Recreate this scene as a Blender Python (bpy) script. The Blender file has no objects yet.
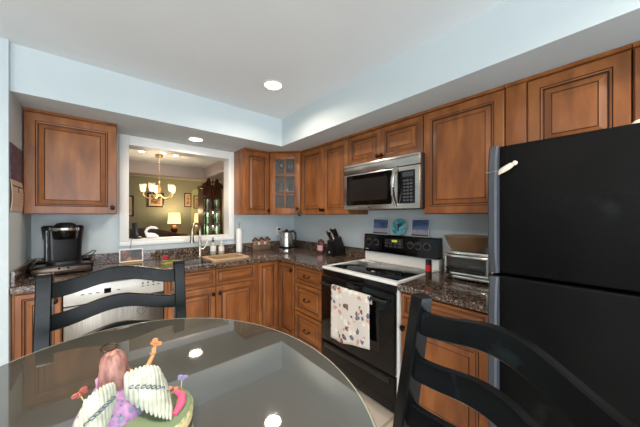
import bpy, bmesh, math, random
from mathutils import Matrix, Vector
random.seed(7)
PI = math.pi
S = bpy.context.scene
COL = S.collection

# ------------------------------------------------------------------ camera, world, large lights, exposure
cam_d = bpy.data.cameras.new('camera')
cam = bpy.data.objects.new('camera', cam_d); COL.objects.link(cam)
cam.location = (0, 0, 1.36)
cam.rotation_euler = (PI / 2, 0, -math.radians(40.389))
cam_d.sensor_width = 36; cam_d.sensor_fit = 'HORIZONTAL'
cam_d.lens = 255.448 / 640 * 36
cam_d.shift_y = 0.0034
cam_d.clip_start = 0.02
S.camera = cam
S.view_settings.view_transform = 'Standard'
S.view_settings.look = 'None'
S.view_settings.exposure = 0.34
S.view_settings.gamma = 1.0
S.view_settings.use_curve_mapping = False
wd = bpy.data.worlds.new('sky'); S.world = wd; wd.use_nodes = True
bg = wd.node_tree.nodes['Background']
bg.inputs[0].default_value = (0.62, 0.80, 1.0, 1); bg.inputs[1].default_value = 1.2

def area(name, loc, rot, sx, sy, watts, col):
    l = bpy.data.lights.new(name, 'AREA'); l.shape = 'RECTANGLE'; l.size = sx; l.size_y = sy
    l.energy = watts; l.color = col
    o = bpy.data.objects.new(name, l); COL.objects.link(o); o.location = loc; o.rotation_euler = rot
    return o
# daylight through the patio door, and fill from an added, unseen side window
area('patio_daylight', (-0.3, -3.25, 1.0), (PI / 2 + 0.16, 0, 0), 3.2, 2.0, 122, (0.90, 0.96, 1.0))
area('added_side_fill', (-3.45, -2.1, 1.2), (PI / 2 + 0.1, 0, -PI / 2), 1.6, 1.6, 54, (0.97, 0.98, 1.0))

# ------------------------------------------------------------------ materials
def lin(c):
    c /= 255.0
    return c / 12.92 if c <= 0.04045 else ((c + 0.055) / 1.055) ** 2.4
def rgb(r, g, b): return (lin(r), lin(g), lin(b), 1)

def mat(name, col, rough=0.5, metal=0.0, ior=1.45, trans=0.0, emit=None, es=0.0, coat=0.0, alpha=1.0):
    m = bpy.data.materials.new(name); m.use_nodes = True
    p = m.node_tree.nodes['Principled BSDF']
    p.inputs['Base Color'].default_value = col
    p.inputs['Roughness'].default_value = rough
    p.inputs['Metallic'].default_value = metal
    p.inputs['IOR'].default_value = ior
    p.inputs['Transmission Weight'].default_value = trans
    p.inputs['Coat Weight'].default_value = coat
    p.inputs['Alpha'].default_value = alpha
    if emit:
        p.inputs['Emission Color'].default_value = emit; p.inputs['Emission Strength'].default_value = es
    return m
def N(m, t, **k):
    n = m.node_tree.nodes.new(t)
    for a, b in k.items(): setattr(n, a, b)
    return n
def L(m, a, b): m.node_tree.links.new(a, b)
def ramp(m, stops):
    r = N(m, 'ShaderNodeValToRGB'); e = r.color_ramp.elements
    while len(e) > 1: e.remove(e[-1])
    e[0].position, e[0].color = stops[0]
    for pos, c in stops[1:]:
        q = e.new(pos); q.color = c
    return r
def noisy(name, stops, scale=(1, 1, 1), nscale=5, detail=4, rough=0.5, metal=0.0, bump=0.0, distortion=0.0, ior=1.45, rnd=True, coat=0.0):
    m = mat(name, (1, 1, 1, 1), rough, metal, ior, coat=coat)
    p = m.node_tree.nodes['Principled BSDF']
    tc = N(m, 'ShaderNodeTexCoord'); mp = N(m, 'ShaderNodeMapping'); mp.inputs['Scale'].default_value = scale
    L(m, tc.outputs['Object'], mp.inputs['Vector'])
    vec = mp.outputs['Vector']
    if rnd:
        oi = N(m, 'ShaderNodeObjectInfo'); vm = N(m, 'ShaderNodeVectorMath', operation='MULTIPLY_ADD')
        cb = N(m, 'ShaderNodeCombineXYZ')
        for i in range(3): L(m, oi.outputs['Random'], cb.inputs[i])
        vm.inputs[1].default_value = (17, 23, 11)
        L(m, cb.outputs[0], vm.inputs[0]); L(m, vec, vm.inputs[2]); vec = vm.outputs[0]
    nz = N(m, 'ShaderNodeTexNoise'); nz.inputs['Scale'].default_value = nscale; nz.inputs['Detail'].default_value = detail
    nz.inputs['Distortion'].default_value = distortion
    L(m, vec, nz.inputs['Vector'])
    r = ramp(m, stops); L(m, nz.outputs['Fac'], r.inputs['Fac']); L(m, r.outputs['Color'], p.inputs['Base Color'])
    if bump:
        b = N(m, 'ShaderNodeBump'); b.inputs['Strength'].default_value = bump; b.inputs['Distance'].default_value = 0.004
        L(m, nz.outputs['Fac'], b.inputs['Height']); L(m, b.outputs['Normal'], p.inputs['Normal'])
    return m

WALL = noisy('pale_blue_paint', [(0.3, rgb(196, 207, 210)), (0.7, rgb(201, 211, 214))], nscale=3, rough=0.6, rnd=False)
CEIL = noisy('ceiling_paint', [(0.3, rgb(224, 229, 232)), (0.7, rgb(228, 233, 236))], nscale=2, rough=0.8, rnd=False)
TRIM = mat('white_trim_paint', rgb(236, 236, 232), 0.35)
WOOD = noisy('glazed_maple', [(0.25, rgb(106, 62, 32)), (0.5, rgb(138, 82, 41)), (0.75, rgb(164, 103, 54))], scale=(5, 5, 1.2), nscale=2.6, detail=6, rough=0.34, distortion=0.4, bump=0.03)
WOODH = noisy('glazed_maple_horizontal', [(0.25, rgb(106, 62, 32)), (0.5, rgb(140, 84, 41)), (0.75, rgb(166, 105, 54))], scale=(1.2, 5, 5), nscale=2.6, detail=6, rough=0.34, distortion=0.4, bump=0.03)
GLAZE = mat('dark_glaze', rgb(70, 38, 22), 0.45)
BRONZE = mat('dark_bronze', rgb(48, 36, 28), 0.35, 0.9)
BLACKP = noisy('worn_black_paint', [(0.35, rgb(9, 11, 12)), (0.62, rgb(12, 15, 17)), (0.85, rgb(34, 44, 49))], scale=(1, 1, 1), nscale=14, detail=8, rough=0.22, ior=1.26, rnd=True)
BLACK = mat('black_plastic', rgb(16, 16, 18), 0.3)
BLACKG = mat('black_gloss', rgb(8, 7, 7), 0.08, ior=1.36)
GREY = mat('dark_grey_plastic', rgb(56, 61, 68), 0.45)
STEEL = noisy('brushed_steel', [(0.3, rgb(170, 166, 160)), (0.7, rgb(206, 202, 196))], scale=(1, 1, 60), nscale=6, rough=0.26, metal=1.0)
CHROME = mat('chrome', rgb(215, 212, 206), 0.14, 1.0)
NICKEL = mat('satin_nickel', rgb(178, 164, 148), 0.25, 1.0)
WHITE = mat('white_enamel', rgb(232, 232, 228), 0.25)
WHITEP = mat('white_plastic', rgb(235, 235, 232), 0.4)
GLASS = mat('clear_glass', (1, 1, 1, 1), 0.02, 0, 1.45, 1.0)
AMBER = mat('amber_glass', rgb(150, 112, 74), 0.06, 0, 1.5, 0, alpha=0.42)
PANE = mat('thin_pane', (0.22, 0.24, 0.24, 1), 0.02, 0, 1.5, 0, alpha=0.2)
BULB = mat('lit_lens', (1, 0.93, 0.8, 1), 0.5, emit=(1, 0.86, 0.66, 1), es=12)
BULBC = mat('lit_candle_bulb', (1, 0.9, 0.7, 1), 0.5, emit=(1, 0.82, 0.5, 1), es=6)
SHADE = mat('lit_lamp_shade', rgb(235, 205, 150), 0.8, emit=(1, 0.70, 0.30, 1), es=1.5)

def granite():
    m = mat('brown_granite', (1, 1, 1, 1), 0.12, ior=1.55)
    p = m.node_tree.nodes['Principled BSDF']; tc = N(m, 'ShaderNodeTexCoord')
    v = N(m, 'ShaderNodeTexVoronoi'); v.inputs['Scale'].default_value = 120
    v2 = N(m, 'ShaderNodeTexNoise'); v2.inputs['Scale'].default_value = 55; v2.inputs['Detail'].default_value = 6
    L(m, tc.outputs['Object'], v.inputs['Vector']); L(m, tc.outputs['Object'], v2.inputs['Vector'])
    sp = N(m, 'ShaderNodeSeparateColor'); L(m, v.outputs['Color'], sp.inputs['Color'])
    mx = N(m, 'ShaderNodeMath', operation='ADD'); L(m, sp.outputs[0], mx.inputs[0]); L(m, v2.outputs['Fac'], mx.inputs[1])
    hf = N(m, 'ShaderNodeMath', operation='MULTIPLY'); hf.inputs[1].default_value = 0.5; L(m, mx.outputs[0], hf.inputs[0])
    r = ramp(m, [(0.25, rgb(24, 20, 18)), (0.40, rgb(58, 46, 40)), (0.52, rgb(104, 84, 72)), (0.62, rgb(66, 60, 58)), (0.70, rgb(160, 138, 118)), (0.8, rgb(120, 100, 88))])
    L(m, hf.outputs[0], r.inputs['Fac']); L(m, r.outputs['Color'], p.inputs['Base Color'])
    return m
GRAN = granite()

def tiles(name, c1, c2, mortar, sx, sy, off=0.0, ms=0.01, rough=0.35):
    m = mat(name, (1, 1, 1, 1), rough); p = m.node_tree.nodes['Principled BSDF']
    tc = N(m, 'ShaderNodeTexCoord'); b = N(m, 'ShaderNodeTexBrick'); b.offset = off
    b.inputs['Color1'].default_value = c1; b.inputs['Color2'].default_value = c2; b.inputs['Mortar'].default_value = mortar
    b.inputs['Scale'].default_value = 1; b.inputs['Mortar Size'].default_value = ms
    b.inputs['Brick Width'].default_value = sx; b.inputs['Row Height'].default_value = sy
    L(m, tc.outputs['Object'], b.inputs['Vector']); L(m, b.outputs['Color'], p.inputs['Base Color'])
    return m
TILE = tiles('beige_floor_tile', rgb(206, 193, 178), rgb(198, 184, 168), rgb(164, 152, 138), 0.33, 0.33)
PLANK = tiles('dining_floor_boards', rgb(120, 76, 44), rgb(104, 64, 36), rgb(60, 36, 20), 1.2, 0.09, 0.4, 0.003)

def fridge_mat():
    m = mat('black_textured_enamel', rgb(8, 8, 9), 0.5, ior=1.19); p = m.node_tree.nodes['Principled BSDF']
    tc = N(m, 'ShaderNodeTexCoord'); nz = N(m, 'ShaderNodeTexNoise'); nz.inputs['Scale'].default_value = 160
    L(m, tc.outputs['Object'], nz.inputs['Vector'])
    b = N(m, 'ShaderNodeBump'); b.inputs['Strength'].default_value = 0.35; b.inputs['Distance'].default_value = 0.002
    L(m, nz.outputs['Fac'], b.inputs['Height']); L(m, b.outputs['Normal'], p.inputs['Normal'])
    sm = N(m, 'ShaderNodeTexNoise'); sm.inputs['Scale'].default_value = 4; sm.inputs['Detail'].default_value = 7
    L(m, tc.outputs['Object'], sm.inputs['Vector'])
    r = ramp(m, [(0.4, rgb(8, 8, 9)), (0.62, rgb(12, 13, 13)), (0.78, rgb(44, 46, 48))]); L(m, sm.outputs['Fac'], r.inputs['Fac'])
    L(m, r.outputs['Color'], p.inputs['Base Color'])
    return m
FRIDGE = fridge_mat()
def pattern(name, scale, stops, rough=0.7, feature='F1'):
    m = mat(name, (1, 1, 1, 1), rough); p = m.node_tree.nodes['Principled BSDF']
    tc = N(m, 'ShaderNodeTexCoord'); v = N(m, 'ShaderNodeTexVoronoi'); v.inputs['Scale'].default_value = scale
    nz = N(m, 'ShaderNodeTexNoise'); nz.inputs['Scale'].default_value = scale * 1.6; L(m, tc.outputs['Object'], nz.inputs['Vector'])
    vm = N(m, 'ShaderNodeVectorMath', operation='MULTIPLY_ADD'); vm.inputs[1].default_value = (0.9 / scale,) * 3
    L(m, nz.outputs['Color'], vm.inputs[0]); L(m, tc.outputs['Object'], vm.inputs[2]); L(m, vm.outputs[0], v.inputs['Vector'])
    r = ramp(m, stops); L(m, v.outputs['Distance'], r.inputs['Fac'])
    return m, p, v, r
def towel_mat():
    m, p, v, r = pattern('printed_cotton', 21, [(0.0, (0.6, 0.6, 0.6, 1)), (0.14, (0.1, 0.1, 0.1, 1)), (0.36, (0, 0, 0, 1)), (0.41, (1, 1, 1, 1))], 0.85)
    sp = N(m, 'ShaderNodeSeparateColor'); L(m, v.outputs['Color'], sp.inputs['Color'])
    c = ramp(m, [(0.0, rgb(120, 66, 54)), (0.25, rgb(84, 92, 120)), (0.45, rgb(196, 150, 128)), (0.6, rgb(70, 56, 56)), (0.72, rgb(230, 226, 216)), (1.0, rgb(150, 118, 90))])
    c.color_ramp.interpolation = 'CONSTANT'
    L(m, sp.outputs[0], c.inputs['Fac'])
    mx = N(m, 'ShaderNodeMix', data_type='RGBA'); L(m, r.outputs['Color'], mx.inputs['Factor'])
    L(m, c.outputs['Color'], mx.inputs[6]); mx.inputs[7].default_value = rgb(214, 206, 198)
    L(m, mx.outputs[2], p.inputs['Base Color'])
    return m
TOWEL = towel_mat()
def dress_mat():
    m, p, v, r = pattern('lilac_leaf_print', 105, [(0.0, rgb(112, 140, 150)), (0.28, rgb(130, 158, 166)), (0.33, rgb(70, 86, 100)), (0.38, rgb(168, 122, 170)), (0.8, rgb(184, 144, 184))], 0.45)
    L(m, r.outputs['Color'], p.inputs['Base Color']); return m
DRESS = dress_mat()
def flower_mat():
    m, p, v, r = pattern('painted_flowers', 150, [(0.0, rgb(220, 120, 110)), (0.22, rgb(236, 190, 120)), (0.3, rgb(226, 210, 170)), (0.5, rgb(214, 204, 160)), (0.8, rgb(140, 164, 96))], 0.45)
    L(m, r.outputs['Color'], p.inputs['Base Color']); return m
FLOWER = flower_mat()
GREENWALL = noisy('olive_green_paint', [(0.3, rgb(140, 144, 130)), (0.7, rgb(146, 150, 136))], nscale=2, rough=0.75, rnd=False)
LAV = noisy('lavender_grey_paint', [(0.3, rgb(176, 166, 168)), (0.7, rgb(184, 174, 176))], nscale=2, rough=0.75, rnd=False)
DARKWOOD = noisy('dark_cherry', [(0.3, rgb(46, 24, 14)), (0.7, rgb(84, 46, 26))], scale=(6, 6, 1), nscale=3, rough=0.25)
BOARDW = noisy('maple_board', [(0.3, rgb(178, 146, 110)), (0.7, rgb(198, 168, 132))], scale=(1, 8, 8), nscale=3, rough=0.5)
CREAM = mat('cream_ceramic', rgb(226, 214, 196), 0.35)
FEATHER = noisy('painted_feathers', [(0.35, rgb(158, 162, 146)), (0.65, rgb(190, 193, 178))], nscale=60, rough=0.5)
HAIRM = noisy('painted_brown_hair', [(0.35, rgb(118, 78, 70)), (0.65, rgb(172, 126, 114))], scale=(6, 6, 1), nscale=20, rough=0.45)
SKIN = mat('painted_skin', rgb(226, 184, 160), 0.45)
GOLD = mat('gold_paint', rgb(190, 160, 112), 0.3, 0.6)
RED = mat('red_plastic', rgb(196, 34, 44), 0.35)
PINK = mat('pink_paint', rgb(214, 84, 120), 0.45)
GREENP = mat('moss_paint', rgb(104, 120, 90), 0.5)
PEACH = mat('peach_paint', rgb(232, 160, 104), 0.45)
CORAL = mat('coral_paint', rgb(214, 122, 104), 0.45)
VIOLET = mat('violet_paint', rgb(158, 158, 206), 0.45)
BLUEG = mat('blue_grey_paint', rgb(78, 92, 108), 0.4)

# ------------------------------------------------------------------ mesh builder
class MB:
    def __init__(s): s.v = []; s.f = []; s.m = []
    def add(s, vs, fs, mi=0, M=None):
        b = len(s.v)
        for p in vs:
            p = Vector(p)
            s.v.append(tuple(M @ p) if M is not None else tuple(p))
        for f in fs: s.f.append([i + b for i in f]); s.m.append(mi)
        return s
    def box(s, x0, y0, z0, x1, y1, z1, bev=0.0, mi=0, M=None, seg=2):
        x0, x1 = min(x0, x1), max(x0, x1); y0, y1 = min(y0, y1), max(y0, y1); z0, z1 = min(z0, z1), max(z0, z1)
        bm = bmesh.new(); bmesh.ops.create_cube(bm, size=1)
        for v in bm.verts:
            v.co = ((x0 + x1) / 2 + v.co.x * (x1 - x0), (y0 + y1) / 2 + v.co.y * (y1 - y0), (z0 + z1) / 2 + v.co.z * (z1 - z0))
        if bev > 0:
            bev = min(bev, 0.45 * min(x1 - x0, y1 - y0, z1 - z0))
            bmesh.ops.bevel(bm, geom=bm.edges[:], offset=bev, segments=seg, affect='EDGES', profile=0.5)
        bm.verts.index_update()
        s.add([v.co.copy() for v in bm.verts], [[v.index for v in f.verts] for f in bm.faces], mi, M)
        bm.free(); return s
    def loft(s, secs, mi=0, caps=True, closed=True, M=None):
        n = len(secs[0]); vs = [p for c in secs for p in c]; fs = []
        for i in range(len(secs) - 1):
            for j in range(n if closed else n - 1):
                k = (j + 1) % n
                fs.append([i * n + j, i * n + k, (i + 1) * n + k, (i + 1) * n + j])
        if caps and closed:
            fs.append(list(range(n))[::-1]); fs.append([(len(secs) - 1) * n + j for j in range(n)])
        return s.add(vs, fs, mi, M)
    def lathe(s, prof, n=24, c=(0, 0, 0), mi=0, M=None, ends=True):
        secs = [[(c[0] + r * math.cos(2 * PI * j / n), c[1] + r * math.sin(2 * PI * j / n), c[2] + z) for j in range(n)] for r, z in prof]
        return s.loft(secs, mi, ends, True, M)
    def cyl(s, p0, p1, r0, r1=None, n=16, mi=0, M=None):
        return s.tube([p0, p1], [r0, r0 if r1 is None else r1], n, mi, M)
    def tube(s, pts, r, n=10, mi=0, M=None, flat=1.0):
        pts = [Vector(p) for p in pts]; k = len(pts)
        if not isinstance(r, (list, tuple)): r = [r] * k
        secs = []; ref = None
        for i, p in enumerate(pts):
            t = (pts[min(i + 1, k - 1)] - pts[max(i - 1, 0)]).normalized()
            if ref is None:
                a = Vector((0, 0, 1)) if abs(t.z) < 0.9 else Vector((1, 0, 0)); ref = (a - t * a.dot(t)).normalized()
            else: ref = (ref - t * ref.dot(t)).normalized()
            b = t.cross(ref)
            secs.append([tuple(p + ref * (r[i] * flat * math.cos(2 * PI * j / n)) + b * (r[i] * math.sin(2 * PI * j / n))) for j in range(n)])
        return s.loft(secs, mi, True, True, M)
    def prism(s, poly, axis, a, b, mi=0, M=None):
        def put(u, w, t): return {'x': (t, u, w), 'y': (u, t, w), 'z': (u, w, t)}[axis]
        n = len(poly); vs = [put(u, w, a) for u, w in poly] + [put(u, w, b) for u, w in poly]
        fs = [list(range(n))[::-1], [n + i for i in range(n)]] + [[i, (i + 1) % n, n + (i + 1) % n, n + i] for i in range(n)]
        return s.add(vs, fs, mi, M)
    def ball(s, c, rx, ry=None, rz=None, n=14, mi=0, M=None):
        ry = ry or rx; rz = rz or rx; R = max(6, n // 2)
        prof = [(max(1e-4, math.sin(PI * i / R)), -math.cos(PI * i / R)) for i in range(R + 1)]
        secs = [[(c[0] + rx * r * math.cos(2 * PI * j / n), c[1] + ry * r * math.sin(2 * PI * j / n), c[2] + rz * z) for j in range(n)] for r, z in prof]
        return s.loft(secs, mi, True, True, M)
    def build(s, name, mats, parent=None, loc=None, rot=None, smooth=True, angle=35):
        me = bpy.data.meshes.new(name); me.from_pydata(s.v, [], s.f)
        if not isinstance(mats, (list, tuple)): mats = [mats]
        for m in mats: me.materials.append(m)
        for p, i in zip(me.polygons, s.m): p.material_index = i
        bm = bmesh.new(); bm.from_mesh(me); bmesh.ops.recalc_face_normals(bm, faces=bm.faces[:]); bm.to_mesh(me); bm.free()
        if smooth:
            me.shade_smooth(); me.set_sharp_from_angle(angle=math.radians(angle))
        o = bpy.data.objects.new(name, me); COL.objects.link(o)
        if parent is not None: o.parent = parent
        if loc is not None: o.location = loc
        if rot is not None: o.rotation_euler = rot
        return o

def tag(o, label=None, cat=None, group=None, kind=None):
    for k, v in (('label', label), ('category', cat), ('group', group), ('kind', kind)):
        if v: o[k] = v
    return o
def thing(name, label, cat, loc=(0, 0, 0), rz=0.0, group=None):
    o = bpy.data.objects.new(name, None); COL.objects.link(o); o.empty_display_size = 0.05
    o.location = loc; o.rotation_euler = (0, 0, rz)
    return tag(o, label, cat, group)
def struct(o): o['kind'] = 'structure'; return o
def T(x, y, z): return Matrix.Translation((x, y, z))
def R(a, ax): return Matrix.Rotation(a, 4, ax)

# ------------------------------------------------------------------ the room shell
b = MB(); b.box(-3.3, -3.1, -0.1, 2.25, 3.25, 0); struct(b.build('floor', TILE, smooth=False))
b = MB(); b.box(-3.3, -3.1, 2.44, 2.25, 3.09, 2.54); struct(b.build('ceiling', CEIL, smooth=False))
b = MB(); b.prism([(-0.4399, 2.464), (1.533, 2.464), (1.533, -3.0), (2.13, -3.0), (2.13, 3.09), (-0.4399, 3.09)], 'z', 2.139, 2.4399)
struct(b.build('ceiling_soffit', WALL, smooth=False))
WX0, WX1, WZ0, WZ1 = 0.187, 1.17, 1.118, 2.05
b = MB()
b.box(-0.44, 3.09, 0, WX0, 3.25, 2.54); b.box(WX1, 3.09, 0, 2.25, 3.25, 2.54)
b.box(WX0, 3.09, 0, WX1, 3.25, WZ0); b.box(WX0, 3.09, WZ1, WX1, 3.25, 2.54)
struct(b.build('wall_back', [WALL], smooth=False))
b = MB(); b.box(2.13, -3.1, 0, 2.25, 3.09, 2.44); struct(b.build('wall_right', WALL, smooth=False))
b = MB(); b.box(-3.3, 2.43, 0, -0.44, 3.25, 2.44); struct(b.build('wall_left', WALL, smooth=False))
b = MB()   # far left wall with an added opening for the side fill
b.box(-3.3, -3.1, 0, -3.2, -2.9, 2.44); b.box(-3.3, -1.3, 0, -3.2, 2.43, 2.44); b.box(-3.3, -2.9, 0, -3.2, -1.3, 0.4); b.box(-3.3, -2.9, 2.1, -3.2, -1.3, 2.44)
struct(b.build('wall_side', WALL, smooth=False))
b = MB()   # wall behind the camera with a patio door
b.box(-3.2, -3.1, 0, -1.9, -3.0, 2.44); b.box(1.3, -3.1, 0, 2.13, -3.0, 2.44); b.box(-1.9, -3.1, 2.1, 1.3, -3.0, 2.44)
struct(b.build('wall_front', WALL, smooth=False))
b = MB()
for x0, x1 in ((-1.9, -1.84), (-0.33, -0.27), (1.24, 1.3)): b.box(x0, -3.08, 0, x1, -3.02, 2.1, 0.005)
b.box(-1.84, -3.08, 2.04, 1.24, -3.02, 2.1); b.box(-1.84, -3.08, 0, 1.24, -3.02, 0.06)
struct(b.build('door_1', TRIM))
b = MB(); b.box(-3.28, -2.9, 0.4, -3.22, -2.84, 2.1); b.box(-3.28, -1.36, 0.4, -3.22, -1.3, 2.1); b.box(-3.28, -2.84, 0.4, -3.22, -1.36, 0.46); b.box(-3.28, -2.84, 2.04, -3.22, -1.36, 2.1); b.box(-3.28, -2.84, 1.23, -3.22, -1.36, 1.27)
struct(b.build('added_side_window', TRIM))  # unseen window frame, added around the side fill light
# pass-through opening: casing, lining and sill
w1 = MB()
ox0, ox1, oz0, oz1 = 0.120, 1.232, 1.068, 2.137
def casing(x0, z0, x1, z1):
    w1.box(x0, 3.070, z0, x1, 3.0895, z1, 0.004); 
casing(ox0, oz0 + 0.045, WX0 + 0.006, oz1); casing(WX1 - 0.006, oz0 + 0.045, ox1, oz1); casing(WX0 + 0.0065, WZ1 - 0.006, WX1 - 0.0065, oz1); casing(ox0, oz0, ox1, WZ0 - 0.006 )
w1 = struct(w1.build('window_1', TRIM))
b = MB(); t = 0.003
b.box(WX0 + 0.0005, 3.092, WZ0, WX0 + t, 3.255, WZ1); b.box(WX1 - t, 3.092, WZ0, WX1 - 0.0005, 3.255, WZ1); b.box(WX0 + t, 3.092, WZ1 - t, WX1 - t, 3.255, WZ1 - 0.0005)
b.build('lining', TRIM, w1)
b = MB(); b.box(WX0 + 0.001, 3.072, WZ0 - 0.0055, WX1 - 0.001, 3.262, WZ0 + 0.008, 0.003); b.build('sill', TRIM, w1)
SILL = WZ0 + 0.008
# the dining room beyond the opening
b = MB(); b.box(-2.6, 3.25, -0.1, 2.6, 9.0, 0); struct(b.build('floor_dining', PLANK, smooth=False))
b = MB(); b.box(-2.6, 3.25, 2.44, 2.6, 9.0, 2.54); struct(b.build('ceiling_dining', CEIL, smooth=False))
b = MB(); b.box(-2.6, 8.5, 0, 2.45, 8.6, 2.44); struct(b.build('wall_dining_far', GREENWALL, smooth=False))
b = MB(); b.box(2.35, 3.25, 0, 2.45, 8.5, 2.44); struct(b.build('wall_dining_right', GREENWALL, smooth=False))
b = MB(); b.box(-2.6, 3.25, 0, -2.5, 8.5, 2.44); struct(b.build('wall_dining_left', GREENWALL, smooth=False))
b = MB(); b.prism([(-2.5, 6.15), (1.75, 6.15), (1.75, 3.25), (2.35, 3.25), (2.35, 6.55), (-2.5, 6.55)], 'z', 2.2, 2.4399)
struct(b.build('ceiling_beam', LAV, smooth=False))
b = MB(); b.box(1.3, -2.9985, 0.001, 2.128, -2.985, 0.1, 0.003); struct(b.build('baseboard_front', TRIM))
b = MB(); b.box(-3.19, 2.415, 0.001, -0.445, 2.4295, 0.1, 0.003); struct(b.build('baseboard_left', TRIM))

# ------------------------------------------------------------------ cabinets
def rect_loops(bm, w, h, loops, mats_i, x0=0, z0=0):
    """Concentric rectangles (inset, depth) from the outer edge to the centre; local front faces -y."""
    vs = []; fs = []; mi = []
    for ins, y in loops:
        vs += [(x0 + ins, y, z0 + ins), (x0 + w - ins, y, z0 + ins), (x0 + w - ins, y, z0 + h - ins), (x0 + ins, y, z0 + h - ins)]
    base = len(bm.v)
    bm.v += vs
    for i in range(len(loops) - 1):
        for j in range(4):
            k = (j + 1) % 4
            bm.f.append([base + i * 4 + j, base + i * 4 + k, base + i * 4 + 4 + k, base + i * 4 + 4 + j]); bm.m.append(mats_i[i])
    last = base + (len(loops) - 1) * 4
    bm.f.append([last, last + 1, last + 2, last + 3]); bm.m.append(0)
    bm.f.append([base, base + 3, base + 2, base + 1]); bm.m.append(0)
def panel(name, parent, x0, z0, w, h, F=0.058, wood=None, th=0.019, y0=0.0):
    """A raised-panel door or drawer front with glazed grooves."""
    k = min(1.0, (min(w, h) / 2 - 0.012) / (F + 0.05))
    f = F * k
    lo = [(0, y0 + th), (0, y0 + 0.004), (0.004, y0), (f - 0.012 * k, y0), (f - 0.0095 * k, y0 + 0.003), (f - 0.007 * k, y0), (f, y0 + 0.002), (f + 0.003 * k, y0 + 0.009),
          (f + 0.008 * k, y0 + 0.009), (f + 0.034 * k, y0 + 0.002), (f + 0.0365 * k, y0 + 0.004), (f + 0.039 * k, y0 + 0.0015)]
    m = [0, 0, 0, 1, 1, 0, 1, 1, 0, 1, 1]
    b = MB(); rect_loops(b, w, h, lo, m, x0, z0)
    return b.build(name, [wood or WOOD, GLAZE], parent, smooth=False)
def knob(parent, x, z, y0=0.0):
    b = MB(); M = T(x, y0, z) @ Matrix.Diagonal((1.05, 1, 1.4, 1)) @ R(PI / 2, 'X')
    b.lathe([(0.007, 0), (0.0065, 0.004), (0.005, 0.012), (0.011, 0.016), (0.0145, 0.021), (0.013, 0.027), (0.006, 0.030), (0.0005, 0.0305)], 14, M=M)
    b.build('knob', BRONZE, parent)
def pull(parent, x, z, y0=0.0):
    b = MB()
    for sx in (-1, 1): b.lathe([(0.008, 0), (0.007, 0.006), (0.004, 0.020)], 10, M=T(x + sx * 0.038, y0, z + 0.004) @ R(PI / 2, 'X'))
    b.tube([(x + 0.038 * math.sin(a), y0 - 0.020, z + 0.004 - 0.016 * math.cos(a)) for a in [PI * (i / 10 - 0.5) for i in range(11)]], 0.0042, 8)
    b.build('pull', BRONZE, parent)
def body(parent, w, d, z0, z1, kick=False, wood=None):
    b = MB()
    if kick:
        b.box(0.0005, 0.02, z0, w - 0.0005, d, z1, 0.001); b.box(0.0005, 0.09, 0.001, w - 0.0005, d, z0)
    else: b.box(0.0005, 0.02, z0, w - 0.0005, d, z1, 0.001)
    return b.build('body', wood or WOOD, parent, smooth=False)
def crown(parent, w, z=2.136, ext=0.004):
    b = MB(); b.prism([(-0.006, z), (-0.006, z - 0.008), (0.002, z - 0.016), (0.0195, z - 0.016), (0.0195, z)], 'x', 0.0005, w - 0.0005)
    b.build('crown_strip', WOOD, parent, smooth=False)
RZ = -PI / 2
def back_cab(name, label, x0, yf=2.77): return thing(name, label, 'cabinet', (x0, yf, 0))
def right_cab(name, label, y0, xf=1.82): return thing(name, label, 'cabinet', (xf, y0, 0), RZ)
UZ0, UZ1 = 1.372, 2.136
# wall cabinets
c = back_cab('wall_cabinet', 'single-door brown wall cabinet above the black coffee maker, left of the opening', -0.436)
body(c, 0.529, 0.317, UZ0, UZ1); d = panel('door', c, 0.003, UZ0 + 0.003, 0.523, 0.738, 0.068); knob(d, 0.498, UZ0 + 0.055); crown(c, 0.529)
c = back_cab('wall_cabinet', 'narrow one-door brown wall cabinet right of the opening, beside the glazed corner cabinet', 1.226)
body(c, 0.327, 0.317, UZ0, UZ1); d = panel('door', c, 0.006, UZ0 + 0.003, 0.316, 0.738, 0.060); knob(d, 0.298, UZ0 + 0.05); crown(c, 0.327)
c = right_cab('wall_cabinet', 'two-door brown wall cabinet between the glazed corner cabinet and the microwave', 2.500)
body(c, 0.780, 0.307, UZ0, UZ1)
d = panel('door', c, 0.003, UZ0 + 0.003, 0.404, 0.738, 0.060); knob(d, 0.385, UZ0 + 0.05)
d = panel('door', c, 0.410, UZ0 + 0.003, 0.366, 0.738, 0.060); knob(d, 0.430, UZ0 + 0.05); crown(c, 0.780)
c = right_cab('wall_cabinet', 'short two-door brown wall cabinet mounted directly above the stainless microwave', 1.718)
body(c, 0.762, 0.307, 1.832, UZ1)
d = panel('door', c, 0.003, 1.835, 0.377, 0.278, 0.050); knob(d, 0.358, 1.875)
d = panel('door', c, 0.383, 1.835, 0.376, 0.278, 0.050); knob(d, 0.402, 1.875); crown(c, 0.762)
c = right_cab('wall_cabinet', 'tall single-door brown wall cabinet between microwave and refrigerator, above the toaster oven', 0.954)
body(c, 0.508, 0.307, UZ0, UZ1); d = panel('door', c, 0.003, UZ0 + 0.003, 0.502, 0.738, 0.062); crown(c, 0.508)
c = right_cab('wall_cabinet', 'brown wall cabinet over the black refrigerator with a plain filler at its left', 0.444)
body(c, 0.478, 0.307, 1.690, UZ1)
d = panel('door', c, 0.106, 1.694, 0.369, 0.417, 0.064); crown(c, 0.478)
b = MB(); b.box(0.002, 0.006, 1.692, 0.100, 0.0195, 2.118, 0.002); b.build('filler_strip', WOOD, c)
c = right_cab('wall_cabinet', 'brown cabinet at the right edge of the photo, above the refrigerator', -0.036)
body(c, 0.520, 0.307, 1.690, UZ1); d = panel('door', c, 0.004, 1.694, 0.513, 0.417, 0.064); crown(c, 0.520)

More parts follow.
